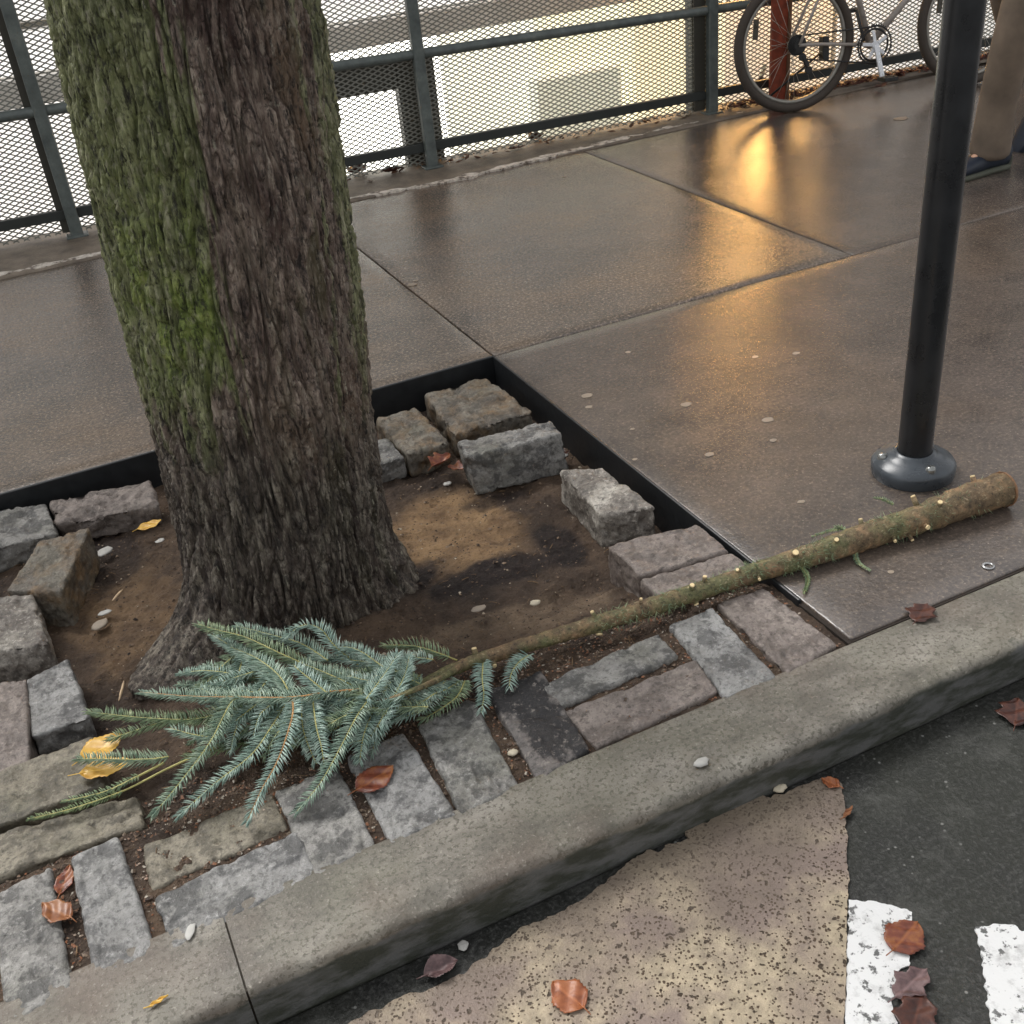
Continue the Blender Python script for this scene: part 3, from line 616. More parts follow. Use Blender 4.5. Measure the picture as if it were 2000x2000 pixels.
for i,(px,py,w) in enumerate(stubs):
    _,p,r,ex,ey=near(px,py)
    pm=2.35/F_PX; off=right_*ex*pm-up_*ey*pm
    dist=off.length; towards=max(.0,(r*1.05)**2-dist**2)**.5
    d=(off+back_*towards+Vector((0,0,.002))); 
    if d.length<1e-4: d=back_.copy()
    d.normalize(); L=r+.012
    if dist>L: L=dist
    tip=p+d*L
    if tip.z<.006: tip.z=.006
    d=(tip-p).normalized(); rr=w*.5*pm*rs.uniform(1.0,1.5)
    m=MB(); m.tube([rel(butt,p+d*r*.6),rel(butt,tip-d*.002)],[rr*1.25,rr*1.05],9); so=m.build('branch_stub',M_SBARK,spruce)
    m=MB(); m.tube([rel(butt,tip-d*.002),rel(butt,tip+d*.0012)],[rr*1.0,rr*.9],10); m.build('cut_face',M_CUT,so)
# longer bare stub
a=at(1165,1205,.03);c=at(1040,1260,.03)

def needles(path,length,density,seed,ang=(52,68),flat=.35,rows=2,curl=0.0):
    """combed needles on both sides of a twig; returns arrays"""
    r=np.random.default_rng(seed); V=[];Fq=[]; cnt=0
    seg=[(path[i+1]-path[i]).length for i in range(len(path)-1)]; tot=sum(seg); s=0.0; i=0; acc=0.0
    N=int(tot*density)
    for k in range(N):
        t=(k+r.uniform(-.3,.3))/N*tot; t=min(max(t,0),tot*.999); j=0;a=t
        while a>seg[j]: a-=seg[j]; j+=1
        p=path[j].lerp(path[j+1],a/seg[j]); d=(path[j+1]-path[j]).normalized()
        side=d.cross(Vector((0,0,1))); 
        if side.length<.1: side=d.cross(Vector((0,1,0)))
        side.normalize(); upv=side.cross(d)
        fr=t/tot; ll=length*(.75+.25*math.sin(math.pi*min(1,fr*1.4+.12)))*(1 if fr<.93 else .8)
        for sg in (-1,1):
            for q in range(rows):
                el=r.uniform(-.12,.22) if q==0 else r.uniform(.2,.75)
                if q>=2: el=r.uniform(-.35,.0)
                an=math.radians(r.uniform(*ang)*(1-.45*(fr>.9)))
                dirn=(d*math.cos(an)+(side*sg*math.cos(el)+upv*math.sin(el))*math.sin(an)).normalized()
                L=ll*r.uniform(.82,1.12); w=.00122*r.uniform(.85,1.25)
                e1=dirn.cross(Vector((0,0,1))); 
                if e1.length<.05:e1=Vector((1,0,0))
                e1.normalize(); e2=e1.cross(dirn)
                bow=Vector((0,0,-1))*L*.05+d*L*.08
                for cc,ww in ((p,w*.8),(p+dirn*L*.55+bow*.0,w*1.15)):
                    for tt in range(3):
                        an2=tt*2.094; V.append(tuple(cc+e1*math.cos(an2)*ww+e2*math.sin(an2)*ww))
                V.append(tuple(p+dirn*L+bow))
                b=cnt*7; cnt+=1
                for x_,y_ in ((0,1),(1,2),(2,0)):
                    Fq.append((b+x_,b+y_,b+3+y_)); Fq.append((b+x_,b+3+y_,b+3+x_)); Fq.append((b+3+x_,b+3+y_,b+6))
    return V,Fq
def rel3(v): return (v[0]-butt.x,v[1]-butt.y,v[2])
def twig(pts,zs,tone,ln=.024,stem=M_TWIG,dens=620,rt=.0016,seed=None,bare=0.0,name='branch',parent=None,rows=2):
    n=len(pts); P=[at(pts[i][0],pts[i][1],zs[i]) for i in range(n)]
    Q_,_=smooth_path(P,[1]*n,7); L=len(Q_)
    m=MB(); m.tube([Vector(rel3(q)) for q in Q_],[rt*(1-.6*i/L) for i in range(L)],6); br=m.build(name,stem,parent or spruce)
    k=int(bare*L); V,Fq=needles(Q_[k:],ln,dens,seed if seed is not None else random.randrange(9999),rows=rows)
    me=mesh_np('needles',[rel3(v) for v in V],Fq,True); setattr_(me,'tw',np.full(len(V),tone)+RNG.uniform(-.08,.08,len(V)).repeat(1))
    link('needles',me,M_NEEDLE,br); return br
# main leaders and hand-placed twigs (base first, tip last)
TW=[
 ([(905,1298),(860,1325),(815,1345),(760,1366),(700,1378)],(.03,.075,.10,.09,.06),.3,M_SBARK,.62),
 ([(720,1346),(640,1352),(571,1362),(470,1362),(370,1360),(274,1352)],(.08,.10,.105,.10,.09,.075),.35,M_TWIGO,0),
 ([(571,1364),(545,1320),(500,1285),(445,1262)],(.10,.11,.105,.09),.3,M_TWIG,0),
 ([(600,1300),(551,1278),(480,1245),(430,1232),(386,1219)],(.09,.11,.12,.12,.115),.75,M_TWIG,0),
 ([(640,1290),(590,1258),(530,1240),(460,1222)],(.08,.09,.1,.1),.2,M_TWIG,0),
 ([(700,1300),(654,1262),(625,1228),(590,1222),(555,1248)],(.05,.09,.12,.125,.11),.05,M_TWIG,0),
 ([(470,1362),(449,1376),(410,1450),(350,1530),(297,1594)],(.10,.10,.075,.05,.02),.45,M_TWIG,0),
 ([(571,1364),(571,1400),(545,1480),(510,1545),(482,1606)],(.10,.11,.085,.05,.02),.0,M_TWIGO,.1),
 ([(740,1340),(699,1396),(665,1460),(625,1530),(577,1588)],(.09,.09,.07,.045,.015),.3,M_TWIG,0),
 ([(560,1372),(530,1420),(490,1475),(420,1530),(346,1596)],(.08,.07,.06,.04,.015),.1,M_TWIG,0),
 ([(520,1385),(440,1392),(378,1405),(280,1402),(172,1390)],(.06,.06,.055,.045,.035),.8,M_TWIG,0),
 ([(400,1400),(330,1408),(270,1425),(212,1444)],(.05,.045,.035,.02),.85,M_TWIG,0),
 ([(470,1380),(430,1435),(385,1436),(332,1422)],(.05,.05,.05,.05),.3,M_TWIG,0),
 ([(560,1356),(520,1310),(457,1266),(415,1240)],(.09,.095,.09,.08),.15,M_TWIG,0),
 ([(470,1270),(430,1305),(392,1346),(370,1362)],(.08,.06,.05,.04),.7,M_TWIG,0),
 ([(475,1280),(462,1330),(440,1375),(415,1410)],(.08,.07,.06,.05),.1,M_TWIG,0),
 ([(611,1368),(618,1420),(628,1460),(634,1498)],(.09,.085,.07,.05),.05,M_TWIG,0),
 ([(590,1366),(590,1410),(600,1450),(618,1492)],(.08,.075,.06,.045),.1,M_TWIG,0),
 ([(720,1360),(718,1362),(750,1318),(779,1275)],(.10,.10,.115,.12),.0,M_TWIG,0),
 ([(740,1420),(765,1370),(790,1320),(800,1280)],(.06,.09,.1,.1),.05,M_TWIG,0),
 ([(810,1330),(760,1310),(700,1270),(655,1262)],(.06,.08,.09,.08),.1,M_TWIG,0),
 ([(893,1290),(860,1277),(810,1262),(748,1260)],(.03,.045,.05,.05),.8,M_TWIG,.2),
 ([(908,1330),(893,1360),(860,1385),(822,1407)],(.03,.035,.035,.025),.75,M_TWIG,0),
 ([(900,1330),(860,1352),(810,1360),(770,1372)],(.03,.04,.05,.05),.2,M_TWIG,0),
 ([(944,1292),(942,1325),(945,1358),(940,1392)],(.02,.035,.025,.012),.0,M_TWIG,0),
 ([(1034,1280),(1012,1295),(998,1318),(995,1344)],(.015,.03,.025,.012),.0,M_TWIG,0),
 ([(780,1370),(758,1385),(730,1430),(694,1482)],(.08,.08,.06,.02),.0,M_TWIG,0),
 ([(760,1385),(710,1385),(660,1405),(622,1432)],(.08,.085,.08,.07),.7,M_TWIG,0),
 ([(700,1345),(660,1325),(600,1300),(560,1290)],(.08,.09,.095,.09),.4,M_TWIG,0),
 ([(640,1355),(610,1330),(585,1310),(575,1300)],(.1,.11,.12,.12),.0,M_TWIG,0),
 ([(870,1330),(830,1380),(790,1400),(740,1410)],(.03,.05,.05,.04),.15,M_TWIG,0),
 ([(820,1320),(770,1345),(720,1330),(670,1320)],(.06,.08,.09,.09),.1,M_TWIG,0),
 ([(560,1440),(480,1450),(400,1470),(360,1480)],(.02,.02,.02,.015),.9,M_SBARK,.0),
 ([(420,1460),(330,1500),(240,1545),(140,1580),(55,1600)],(.02,.02,.02,.015,.008),.95,M_TWIG,.5),
 ([(330,1478),(290,1483),(220,1483),(150,1482)],(.025,.03,.03,.025),.6,M_TWIG,0),
 ([(320,1490),(262,1520),(200,1548),(120,1566)],(.025,.028,.02,.014),.8,M_TWIG,.3),
 ([(760,1400),(720,1440),(690,1450),(640,1455)],(.05,.05,.045,.04),.1,M_TWIG,0),
 ([(680,1400),(640,1430),(560,1420),(520,1440)],(.05,.05,.05,.03),.15,M_TWIG,0),
]
for i,(pts,zs,tone,st,bare) in enumerate(TW):
    twig(pts,zs,tone,ln=.028 if i not in (33,35) else .014,stem=st,seed=100+i,bare=bare,rt=.0075 if i==0 else .0026 if i in (1,7,33,35) else .0019,dens=215,rows=2)
# filler twigs below and between
rf=random.Random(21)
for i in range(64):
    bx=rf.uniform(470,850); by=1352-(bx-650)*.08+rf.uniform(-55,45); a=rf.choice([rf.uniform(1.75,2.6),rf.uniform(2.7,3.6)]); L=rf.uniform(90,150)
    ex,ey=bx+math.cos(a)*L,by+math.sin(a)*L*.75
    if ex<330: continue
    z0=rf.uniform(.02,.07); twig([(bx,by),((bx+ex)/2+rf.uniform(-12,12),(by+ey)/2+rf.uniform(-10,8)),(ex,ey)],(z0+.02,z0+.015,max(.012,z0-.02)),rf.choice([.0,.1,.15,.35,.7]),seed=300+i,dens=210)
# loose tufts along the trunk
m_t=[]; Fs_=[]
rs=np.random.default_rng(3); V=[];Fq=[]
for k in range(1500):
    t=rs.beta(2,1.6)*.62; i=int(t*(len(P_)-2)); p=P_[i]; r=R_[i]; d=(P_[i+1]-P_[i]).normalized(); a=rs.uniform(0,6.28)
    if fbm(np.array(i*.13),np.array(a*.6),.0,2)<-.05: continue
    s_=d.cross(Vector((0,0,1))).normalized(); u_=s_.cross(d); n_=s_*math.cos(a)+u_*math.sin(a)
    q=p+n_*r*.96; L=rs.uniform(.006,.02); dd=(n_*.8+d*rs.uniform(-.9,.9)+Vector((0,0,-.25))).normalized(); w=.0009
    e1=dd.cross(d); e1=e1.normalized() if e1.length>.01 else s_
    e2=e1.cross(dd); b=len(V)
    for tt in range(3): V.append(tuple(rel(butt,q)+e1*math.cos(tt*2.094)*w+e2*math.sin(tt*2.094)*w))
    V.append(tuple(rel(butt,q+dd*L))); Fq+=[(b,b+1,b+3),(b+1,b+2,b+3),(b+2,b,b+3)]
me=mesh_np('trunk_needles',V,Fq); setattr_(me,'tw',np.full(len(V),.85)); o=link('trunk_needles',me,M_NEEDLE,spruce); o['kind']='stuff'
for i,(pts,zs,tone) in enumerate([([(1745,985),(1725,975),(1708,972)],(.05,.055,.05),.9),([(1650,1032),(1618,1038),(1585,1048)],(.035,.04,.03),.85),([(1670,1078),(1675,1098),(1700,1115)],(.01,.006,.006),.8),([(1560,1100),(1578,1130),(1570,1160)],(.02,.008,.006),.95),([(1655,1040),(1640,1028),(1628,1030)],(.04,.045,.04),.85)]):
    twig(pts,zs,tone,ln=.009,seed=700+i,dens=260,rt=.001)

# ------------------------------------------------------------------ black pole
pb=at(1784,902,0.028); pb=Vector((pb.x,pb.y+.0,0))
pole=empty('sign_pole',pb); tag(pole,'black round steel pole on a domed base plate beside the spruce trunk','pole')
pr_=.0405
m=MB(); m.lathe((0,0,0),[(pr_,.02),(pr_,.5),(pr_,3.2),(pr_*.96,3.22),(0.0,3.225)],40); m.build('pole_shaft',M_BLACK,pole)
m=MB(); m.lathe((0,0,0),[(.098,.0),(.1,.012),(.1,.028),(.094,.037),(.07,.047),(.05,.056),(.047,.062),(pr_+.001,.062)],48); m.build('base_plate',M_FLANGE,pole)
for a in (.35,2.6,4.5):
    m=MB(); m.lathe((.075*math.cos(a),.075*math.sin(a),.043),[(0,.012),(.009,.011),(.012,.005),(.013,-.004)],12); m.build('bolt',m_simple('bolt_steel',col(150,152,150),.25,metal=.7),pole)
m=MB(); m.box((-.15,-.048,2.4),(.15,-.044,2.85)); m.build('sign_plate',m_simple('sign_back',col(150,152,150),.4),pole,.002)

# ------------------------------------------------------------------ fence
F0=Vector((.226,5.58,0)); FD=Vector((3.381,-.247,0)).normalized(); FN=Vector((-FD.y,FD.x,0))
def fp(s,z=0,off=0): return F0+FD*s+FN*off+Vector((0,0,z))
def fs(px,py):     # where the sight line crosses the fence plane: distance along, height
    r=CAMR.T@np.array([(px-1000)/F_PX,(py-1000)/F_PX,1.0]); r=Vector(r); o=Vector((0,0,CAM_H)); t=(F0-o).dot(FN)/r.dot(FN); p=o+r*t; return (p-F0).dot(FD),p.z
# strip of old concrete the fence stands on
m=MB(); c0=-6; V=[]
xs=np.arange(-6,14,.03); Wd=[]
prof=[(-.42,-.05),(-.42,.004),(-.40,.006),(-.1,.012),(.12,.012),(.13,.0),(.13,-1.1)]
A=[]
for s_ in xs:
    for j,(o_,z_) in enumerate(prof):
        p=fp(s_,z_,o_); 
        if j in (0,1): p.y=FY-.01
        if j==2: p.y=FY+.02+.006*float(pn(s_*7,0.,0.))
        if 0<j<5: p.z+=.004*float(fbm(np.array(s_*6.),np.array(j*2.),0.,3))
        A.append(tuple(p))
n=len(prof); idx=np.arange(len(A)).reshape(-1,n); Q=np.stack([idx[:-1,:-1],idx[1:,:-1],idx[1:,1:],idx[:-1,1:]],-1).reshape(-1,4)
def m_strip():
    s=NM('old_strip_concrete'); a=s.noise(9,5,.65); f=s.noise(120,4,.7)
    c=s.ramp(a,[(.3,col(92,82,72)),(.55,col(124,112,98)),(.75,col(140,128,114))]); c=s.mix(s.ramp(f,[(.3,.6),(.42,0)]),c,col(60,50,42))
    return s.pbr(c,.6,s.bump(f,.5,.004))
tag(link('fence_footing',mesh_np('fence_footing',A,Q),m_strip()),kind='structure')
# pale lime-stained joint line
WL=[(-200,575),(0,536),(60,524),(197,494),(420,444),(662,392),(760,374),(880,352),(1000,322),(1100,298),(1250,262),(1377,232),(1400,226),(1500,205),(1560,196)]
def m_lime():
    s=NM('lime_stain'); n=s.noise(22,5,.7); c=s.ramp(n,[(.40,col(104,92,82)),(.47,col(186,176,164)),(.6,col(222,214,204))]); return s.pbr(c,.7,s.bump(s.noise(60,4),.6,.005))
lp=[at(x,y,.006) for x,y in WL]; Pq,_=smooth_path(lp,[1]*len(lp),14); top_=[];bot_=[]
for i,p in enumerate(Pq):
    w=.046+.06*float(fbm(np.array(p.x*9),np.array(0.),0.,4)); w=max(.004,w); top_.append(p+Vector((0,w*.5+.009*float(pn(p.x*22,0.,1.)),.0))); bot_.append(p+Vector((0,-w*.5+.009*float(pn(p.x*25,5.,1.)),0)))
m=MB(); nn=len(Pq); VV=[(v.x,v.y,z) for z in (-.002,) for v in top_+bot_]+[(v.x,v.y,.0085) for v in top_+bot_]
FF=[]
for i in range(nn-1):
    FF+=[(2*nn+i,2*nn+nn+i,2*nn+nn+i+1,2*nn+i+1),(i,i+1,2*nn+i+1,2*nn+i),(nn+i,3*nn+i,3*nn+i+1,nn+i+1)]
m.add(VV,FF); tag(m.build('mortar_line',m_lime()),kind='structure')
fence=empty('mesh_fence',F0); tag(fence,'grey green steel fence with diamond mesh and round rails along the pavement','fence')
def rf_(v): return Vector(v)-F0
M_MESH=m_simple('hazed_mesh_steel',col(128,128,120),.45,scale=9)  # paler than the steel itself, bloom from the bright background in the colour
# rails
z1=fs(628,130)[1]; z2=fs(1270,35)[1]; z0=fs(0,227)[1]; zb=fs(642,317)[1]; zb2=fs(1270,204.6)[1]; zbl=fs(60,440)[1]
def rail(za,zbb,r,s0=-4,s1=9.5):
    sa,sb=fs(0,227)[0],fs(1270,35)[0]
    zz_=lambda s_:za+(zbb-za)*(s_-sa)/(sb-sa)
    m=MB(); m.tube([rf_(fp(s_,zz_(s_),-.03)) for s_ in (s0,s1)],r,16); return m.build('rail',M_FENCE,fence)
rail(z0,z2,.024); 
m=MB(); m.bar(rf_(fp(-4,zb,-.012)),rf_(fp(9.5,zb2-.01,-.012)),.03,.045); m.build('bottom_rail',m_simple('dark_rail_paint',col(44,48,46),.45,scale=12),fence,.003)
rail(z0+.62,z2+.66,.024)
# diamond mesh: two families of straight strands
HM=1.25; CW,CH=.047,.0225; sl=CH/CW
m=MB()
SW,SH=.0058,.0028
def strand(sgn):
    s0,s1=-1.6,8.6; z0_,z1_=.022,HM
    k=int(-(HM/sl)/CW)-2
    while True:
        xa=s0+k*CW; k+=1
        if xa>s1+HM/sl: break
        if sgn>0: A_=(xa,z0_);B_=(xa+(z1_-z0_)/sl,z1_)
        else: A_=(xa,z1_);B_=(xa+(z1_-z0_)/sl,z0_)
        # clip
        (xA,zA),(xB,zB)=A_,B_
        if xB<s0 or xA>s1: continue
        if xA<s0: t=(s0-xA)/(xB-xA); xA,zA=s0,zA+(zB-zA)*t
        if xB>s1: t=(s1-xA)/(xB-xA); xB,zB=s1,zA+(zB-zA)*t
        m.bar(rf_(fp(xA,zA,.008+.0012*sgn)),rf_(fp(xB,zB,.008+.0012*sgn)),SW,SH,up=Vector(FN)) if False else m.bar(rf_(fp(xA,zA,.008+.0012*sgn)),rf_(fp(xB,zB,.008+.0012*sgn)),SH,SW)
strand(1);strand(-1); m.build('diamond_mesh',M_MESH,fence)
# posts
for (px,py,wide) in ((152,461,1),(839,322,2),(1384,218,3),(-900,600,1),(2150,70,1),(2700,-60,1)):
    if px<0: s_=-1.7
    elif px>2600: s_=7.6
    elif px>2000: s_=5.7
    else: g_=at(px,py,.012); s_=(g_-F0).dot(FD)
    m=MB()
    R4=Matrix.Translation(rf_(fp(s_,0,-.04)))@Matrix.Rotation(math.atan2(FD.y,FD.x),4,'Z')
    m.box((-.028,-.022,.012),(.028,.022,1.32),R4); po=m.build('post',M_FENCE,fence,.006)
    m=MB(); m.box((-.05,-.04,.010),(.05,.04,.020),R4); m.build('foot_plate',M_FENCE,po,.003)
    m=MB(); R5=R4@Matrix.Translation((-.045 if wide!=2 else -.0,.028,0)); m.box((-.016 if wide<3 else -.05,-.004,.03),(.016,.004,1.3),R5); m.build('post_flange',m_simple('dark_flange_paint',col(58,56,48),.5),po,.001)
# ------------------------------------------------------------------ dark steel frame just behind the fence
sfr=empty('steel_frame',fp(1.9,0,.1)); tag(sfr,'dark painted steel frame with wide upright and beam just behind the mesh fence','frame'); 
def rs_(v): return Vector(v)-Vector(sfr.location)
def fbox(s0,s1,z0_,z1_,o0,o1,nm):
    m=MB(); V=[fp(s,z,o) for z in (z0_,z1_) for s,o in ((s0,o0),(s1,o0),(s1,o1),(s0,o1))]
    m.add([rs_(v) for v in V],[(3,2,1,0),(4,5,6,7),(0,1,5,4),(1,2,6,5),(2,3,7,6),(3,0,4,7)]); return m.build(nm,M_DARKF,sfr,.004)
def fsb(px,py,off=.13):
    r=Vector(CAMR.T@np.array([(px-1000)/F_PX,(py-1000)/F_PX,1.0])); o=Vector((0,0,CAM_H)); Fo=F0+FN*off; t=(Fo-o).dot(FN)/r.dot(FN); p=o+r*t; return (p-F0).dot(FD),p.z
sA=fsb(785,250)[0]; sB=fsb(858,250)[0]
fbox(sA,sB,-.3,fsb(800,112)[1]+.01,.09,.17,'upright')
fbox(sA-1.15,sA-.002,fsb(770,172)[1],fsb(770,116)[1],.09,.17,'beam')
sC=fsb(1345,120)[0]; fbox(sC,sC+.09,-.3,1.3,.09,.17,'upright')

# ------------------------------------------------------------------ building beyond with lit windows and glowing wall panels
BY=6.6
bld=empty('building',(3,BY,0)); tag(bld,'pale building behind the fence with bright lit window panes and warm glowing wall panels','building')
def bb(x0,x1,y0,y1,z0_,z1_,nm,mat,par=None,bev=0):
    m=MB(); m.box((x0-3,y0-BY,z0_),(x1-3,y1-BY,z1_)); return m.build(nm,mat,par or bld,bev)
M_WALLB=m_simple('cream_wall',(.62,.58,.5),.7,scale=3,var=.08)
bb(-6,16,BY+.1,BY+.5,-1.1,5.5,'wall',M_WALLB)
E_W=m_emit('lit_white_pane',(1,.95,.90),.68); E_C=m_emit('lit_cream_pane',(1,.95,.76),.85); E_P=m_emit('lit_pale_pane',(1,.96,.92),.6); E_B=m_emit('lit_bright_pane',(1,.98,.88),2.0)
E_Y=m_emit('yellow_wall_glow',(1,.92,.62),.85); E_Y2=m_emit('deep_yellow_wall_glow',(1,.86,.54),.75); E_O=m_emit('amber_wall_glow',(.95,.74,.52),.55)  # emission steps standing in for warm lamp light falling on the wall
E_G=m_emit('lit_grey_pane',(.95,.94,.9),.50)
M_SILL=m_simple('grey_sill',(.74,.72,.68),.5,scale=6)
def window(x0,x1,z0_,z1_,mat,fw=.03):
    f=bb(x0,x1,BY+.04,BY+.099,z0_,z1_,'window',M_SILL)
    bb(x0+fw,x1-fw,BY+.02,BY+.039,z0_+fw,z1_-fw,'pane',mat,f) if False else None
    m=MB(); m.box((x0+fw-3,.02,z0_+fw),(x1-fw-3,.039,z1_-fw)); p=m.build('pane',mat,f)
for x0,x1,mt in ((-3.5,-1.6,E_W),(-1.59,.3,E_W),(.31,1.45,E_W),(1.46,2.55,E_B),(2.56,3.2,E_C),(3.206,3.9,E_Y),(3.906,4.6,E_Y2),(4.606,5.5,E_O)):  # yellow to amber entries are wall glow steps, not real windows
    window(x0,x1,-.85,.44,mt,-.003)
for x0,x1,mt in ((-3.5,-1.2,E_P),(-1.19,1.0,E_P),(1.01,3.0,E_P),(3.01,4.6,E_P)):
    window(x0,x1,.585,.80,mt,.012); window(x0,x1,.83,1.5,mt,.012)
window(5.55,7.6,-.55,.42,E_G,.01); window(5.3,8.2,.585,1.5,E_P,.012)
bb(-6,16,BY-.03,BY+.099,.445,.58,'sill',M_SILL,None,.006)
bb(3.12,3.72,BY-.12,BY+.015,-.40,.10,'glow_box',m_emit('dim_box_glow',(1,.97,.72),.36),None,.01)  # vent box given a faint glow, as little light reaches its front
bb(7.0,9.5,BY-.6,BY-.2,-1.1,1.2,'dark_pier',m_simple('dark_pier',col(84,76,66),.7,scale=4),None,.01)
lam=empty('wall_lamp',(4.87,BY+.02,.86)); tag(lam,'tall oval warm orange wall lamp glowing on the building beyond the bicycle','lamp')
m=MB(); m.lathe((0,0,0),[(.06,.08),(.06,.0),(.0,.0)],24,'Y'); m.build('bracket',M_DARKF,lam)
prof=[(.001+.12*math.sin(t*math.pi/16),-.30*math.cos(t*math.pi/16)) for t in range(17)]
m=MB(); m.lathe((0,-.16,.16),prof,32); m.build('globe',m_emit('lamp_glass',(1,.53,.16),56,0),lam)
# leaf litter floor of the sunken strip
tag(grit('litter',(-2,9,5.75,6.5),3500,.012,lambda x,y:np.full_like(x,-1.09),m_simple('old_leaf_litter',col(92,58,38),.8,scale=60,var=.5),8),'old brown leaf litter in the sunken strip behind the fence','leaf litter')

def litter(s0,s1,n,seed,c,label,nm):
    r=np.random.default_rng(seed); m=MB()
    for i in range(n):
        p=fp(r.uniform(s0,s1),.012+r.uniform(0,.02),r.normal(-.005,.03)); L=r.uniform(.012,.03); a=r.uniform(0,6.3); d=Vector((math.cos(a),math.sin(a),r.uniform(-.4,.7)))*L; e=Vector((-math.sin(a),math.cos(a),r.uniform(-.6,.6)))*L*.5
        m.add([p-d,p-d*.1+e,p+d,p-d*.1-e,p+Vector((0,0,.004))],[(0,4,1),(1,4,2),(2,4,3),(3,4,0)])
    tag(m.build(nm,c),label,'leaf litter',kind='stuff')
litter(3.45,5.6,520,2,m_simple('dark_leaf_litter',col(78,42,34),.7,scale=90,var=.6),'dark red brown leaf litter heaped along the fence foot behind the bicycle','leaf_litter')
litter(1.15,3.3,70,3,m_simple('brown_leaf_litter',col(84,58,42),.7,scale=90,var=.5),'sparse brown leaf crumbs along the fence foot between the posts','leaf_litter')
# ------------------------------------------------------------------ bicycle
bc=at(1551,219,0); bike=empty('bicycle',bc,rad(-12),rad(-5)); tag(bike,'bicycle with worn silver rims and white crank parked leaning at the fence','bicycle')
M_TYRE=m_simple('dusty_tyre',col(70,62,55),.75,scale=50); M_RIM=m_simple('dull_aluminium',col(150,146,138),.35,metal=.6); M_SPOKE=m_simple('spoke_steel',col(170,165,155),.3,metal=.6)
M_CHAIN=m_simple('oily_black',col(34,34,34),.4); M_CRANK=m_simple('polished_crank',col(226,228,232),.25,metal=.25,var=.05); M_FRAME=m_simple('grey_bike_paint',col(158,150,142),.35); M_RED=m_simple('red_paint',col(150,44,40),.4)
WR=.338
def wheel(x,cass):
    w=empty('wheel',(x,0,WR)); w.parent=bike
    m=MB(); m.torus((0,0,0),WR-.024,.024,80,12,1.0); m.build('tyre',M_TYRE,w)
    m=MB(); m.torus((0,0,0),WR-.054,.012,80,8,.95); m.build('rim',M_RIM,w)
    m=MB(); m.tube([(0,-.045,0),(0,.045,0)],.011,12); m.tube([(0,-.03,0),(0,-.026,0)],.026,16); m.tube([(0,.026,0),(0,.03,0)],.026,16); m.build('hub',M_SPOKE,w)
    m=MB()
    for k in range(32):
        a=2*math.pi*k/32; sd_=1 if k%2 else -1; a2=a+(.9 if (k//2)%2 else -.9)
        m.tube([(.024*math.cos(a2),sd_*.028,.024*math.sin(a2)),((WR-.05)*math.cos(a),0,(WR-.05)*math.sin(a))],.0011,5)
    m.build('spokes',M_SPOKE,w)
    m=MB(); m.box((-.05,-.012,-.014),(.05,.0,.014),Matrix.Rotation(rad(25),4,'Y')@Matrix.Translation((-.24,0,0))@Matrix.Rotation(rad(70),4,'Y')); m.build('reflector',m_simple('dark_reflector',col(70,66,56),.3),w,.003)
    if cass:
        m=MB()
        for k in range(6): m.tube([(0,-.034-.0045*k,0),(0,-.0365-.0045*k,0)],.052-.005*k,24)
        m.build('cassette',M_CHAIN,w)
wheel(0,True); wheel(1.05,False)
BB=Vector((.435,0,.285)); HB=Vector((0,0,WR)); FH=Vector((1.05,0,WR)); ST=Vector((.27,0,.80)); HT=Vector((.83,0,.84)); HL=Vector((.875,0,.71))
m=MB()
for a_,b_,r in ((BB,ST,.016),(ST,HT,.014),(BB,HL,.018),(HT+Vector((-.012,0,.03)),HL+Vector((.01,0,-.03)),.019)): m.tube([a_,b_],r,14)
for sd_ in (-1,1):
    m.tube([HB+Vector((0,sd_*.062,0)),HB+Vector((.12,sd_*.055,-.01)),BB+Vector((0,sd_*.03,0))],.009,10); m.tube([HB+Vector((0,sd_*.062,0)),HB+Vector((.1,sd_*.05,.19)),ST+Vector((.01,sd_*.018,-.05))],.008,10)
m.tube([BB-Vector((0,.036,0)),BB+Vector((0,.036,0))],.021,16); m.build('frame',M_FRAME,bike)
m=MB()
for sd_ in (-1,1): m.tube([FH+Vector((0,sd_*.055,0)),FH+Vector((-.03,sd_*.055,.1)),HL+Vector((.03,sd_*.045,-.03))],.010,10)
m.tube([HL+Vector((.03,-.045,-.03)),HL+Vector((.03,.045,-.03))],.014,10); m.build('fork',M_RED,bike)
m=MB(); m.tube([ST,ST+Vector((-.04,0,.14))],.0125,12); m.build('seat_post',M_RIM,bike)
m=MB(); sv_=ST+Vector((-.045,0,.15))
V=[];
for i in range(9):
    u=i/8; w=.075*(1-u)**.8+.018; x=-.13+.27*u; 
    for j in range(7):
        t=j/6*2-1; V.append(sv_+Vector((x,w*t,.02-.03*abs(t)**2.5+.012*(abs(u-.5)*2)**2)))
m.add(V,[(i*7+j,i*7+j+1,(i+1)*7+j+1,(i+1)*7+j) for i in range(8) for j in range(6)],True); so=m.build('saddle',M_CHAIN,bike); sm_=so.modifiers.new('t','SOLIDIFY'); sm_.thickness=.02
m=MB(); hb=HT+Vector((-.03,0,.11)); m.tube([HT,hb],.013,10); m.tube([hb,hb+Vector((.07,0,.01))],.013,10); c_=hb+Vector((.07,0,.01)); m.tube([c_+Vector((-.05,-.28,.02)),c_+Vector((0,-.1,.0)),c_,c_+Vector((0,.1,0)),c_+Vector((-.05,.28,.02))],.011,10); m.build('handlebar',M_CHAIN,bike)
m=MB(); m.torus(BB+Vector((0,-.05,0)),.094,.0045,64,8,.5); m.torus(BB+Vector((0,-.044,0)),.078,.006,48,8,.5)
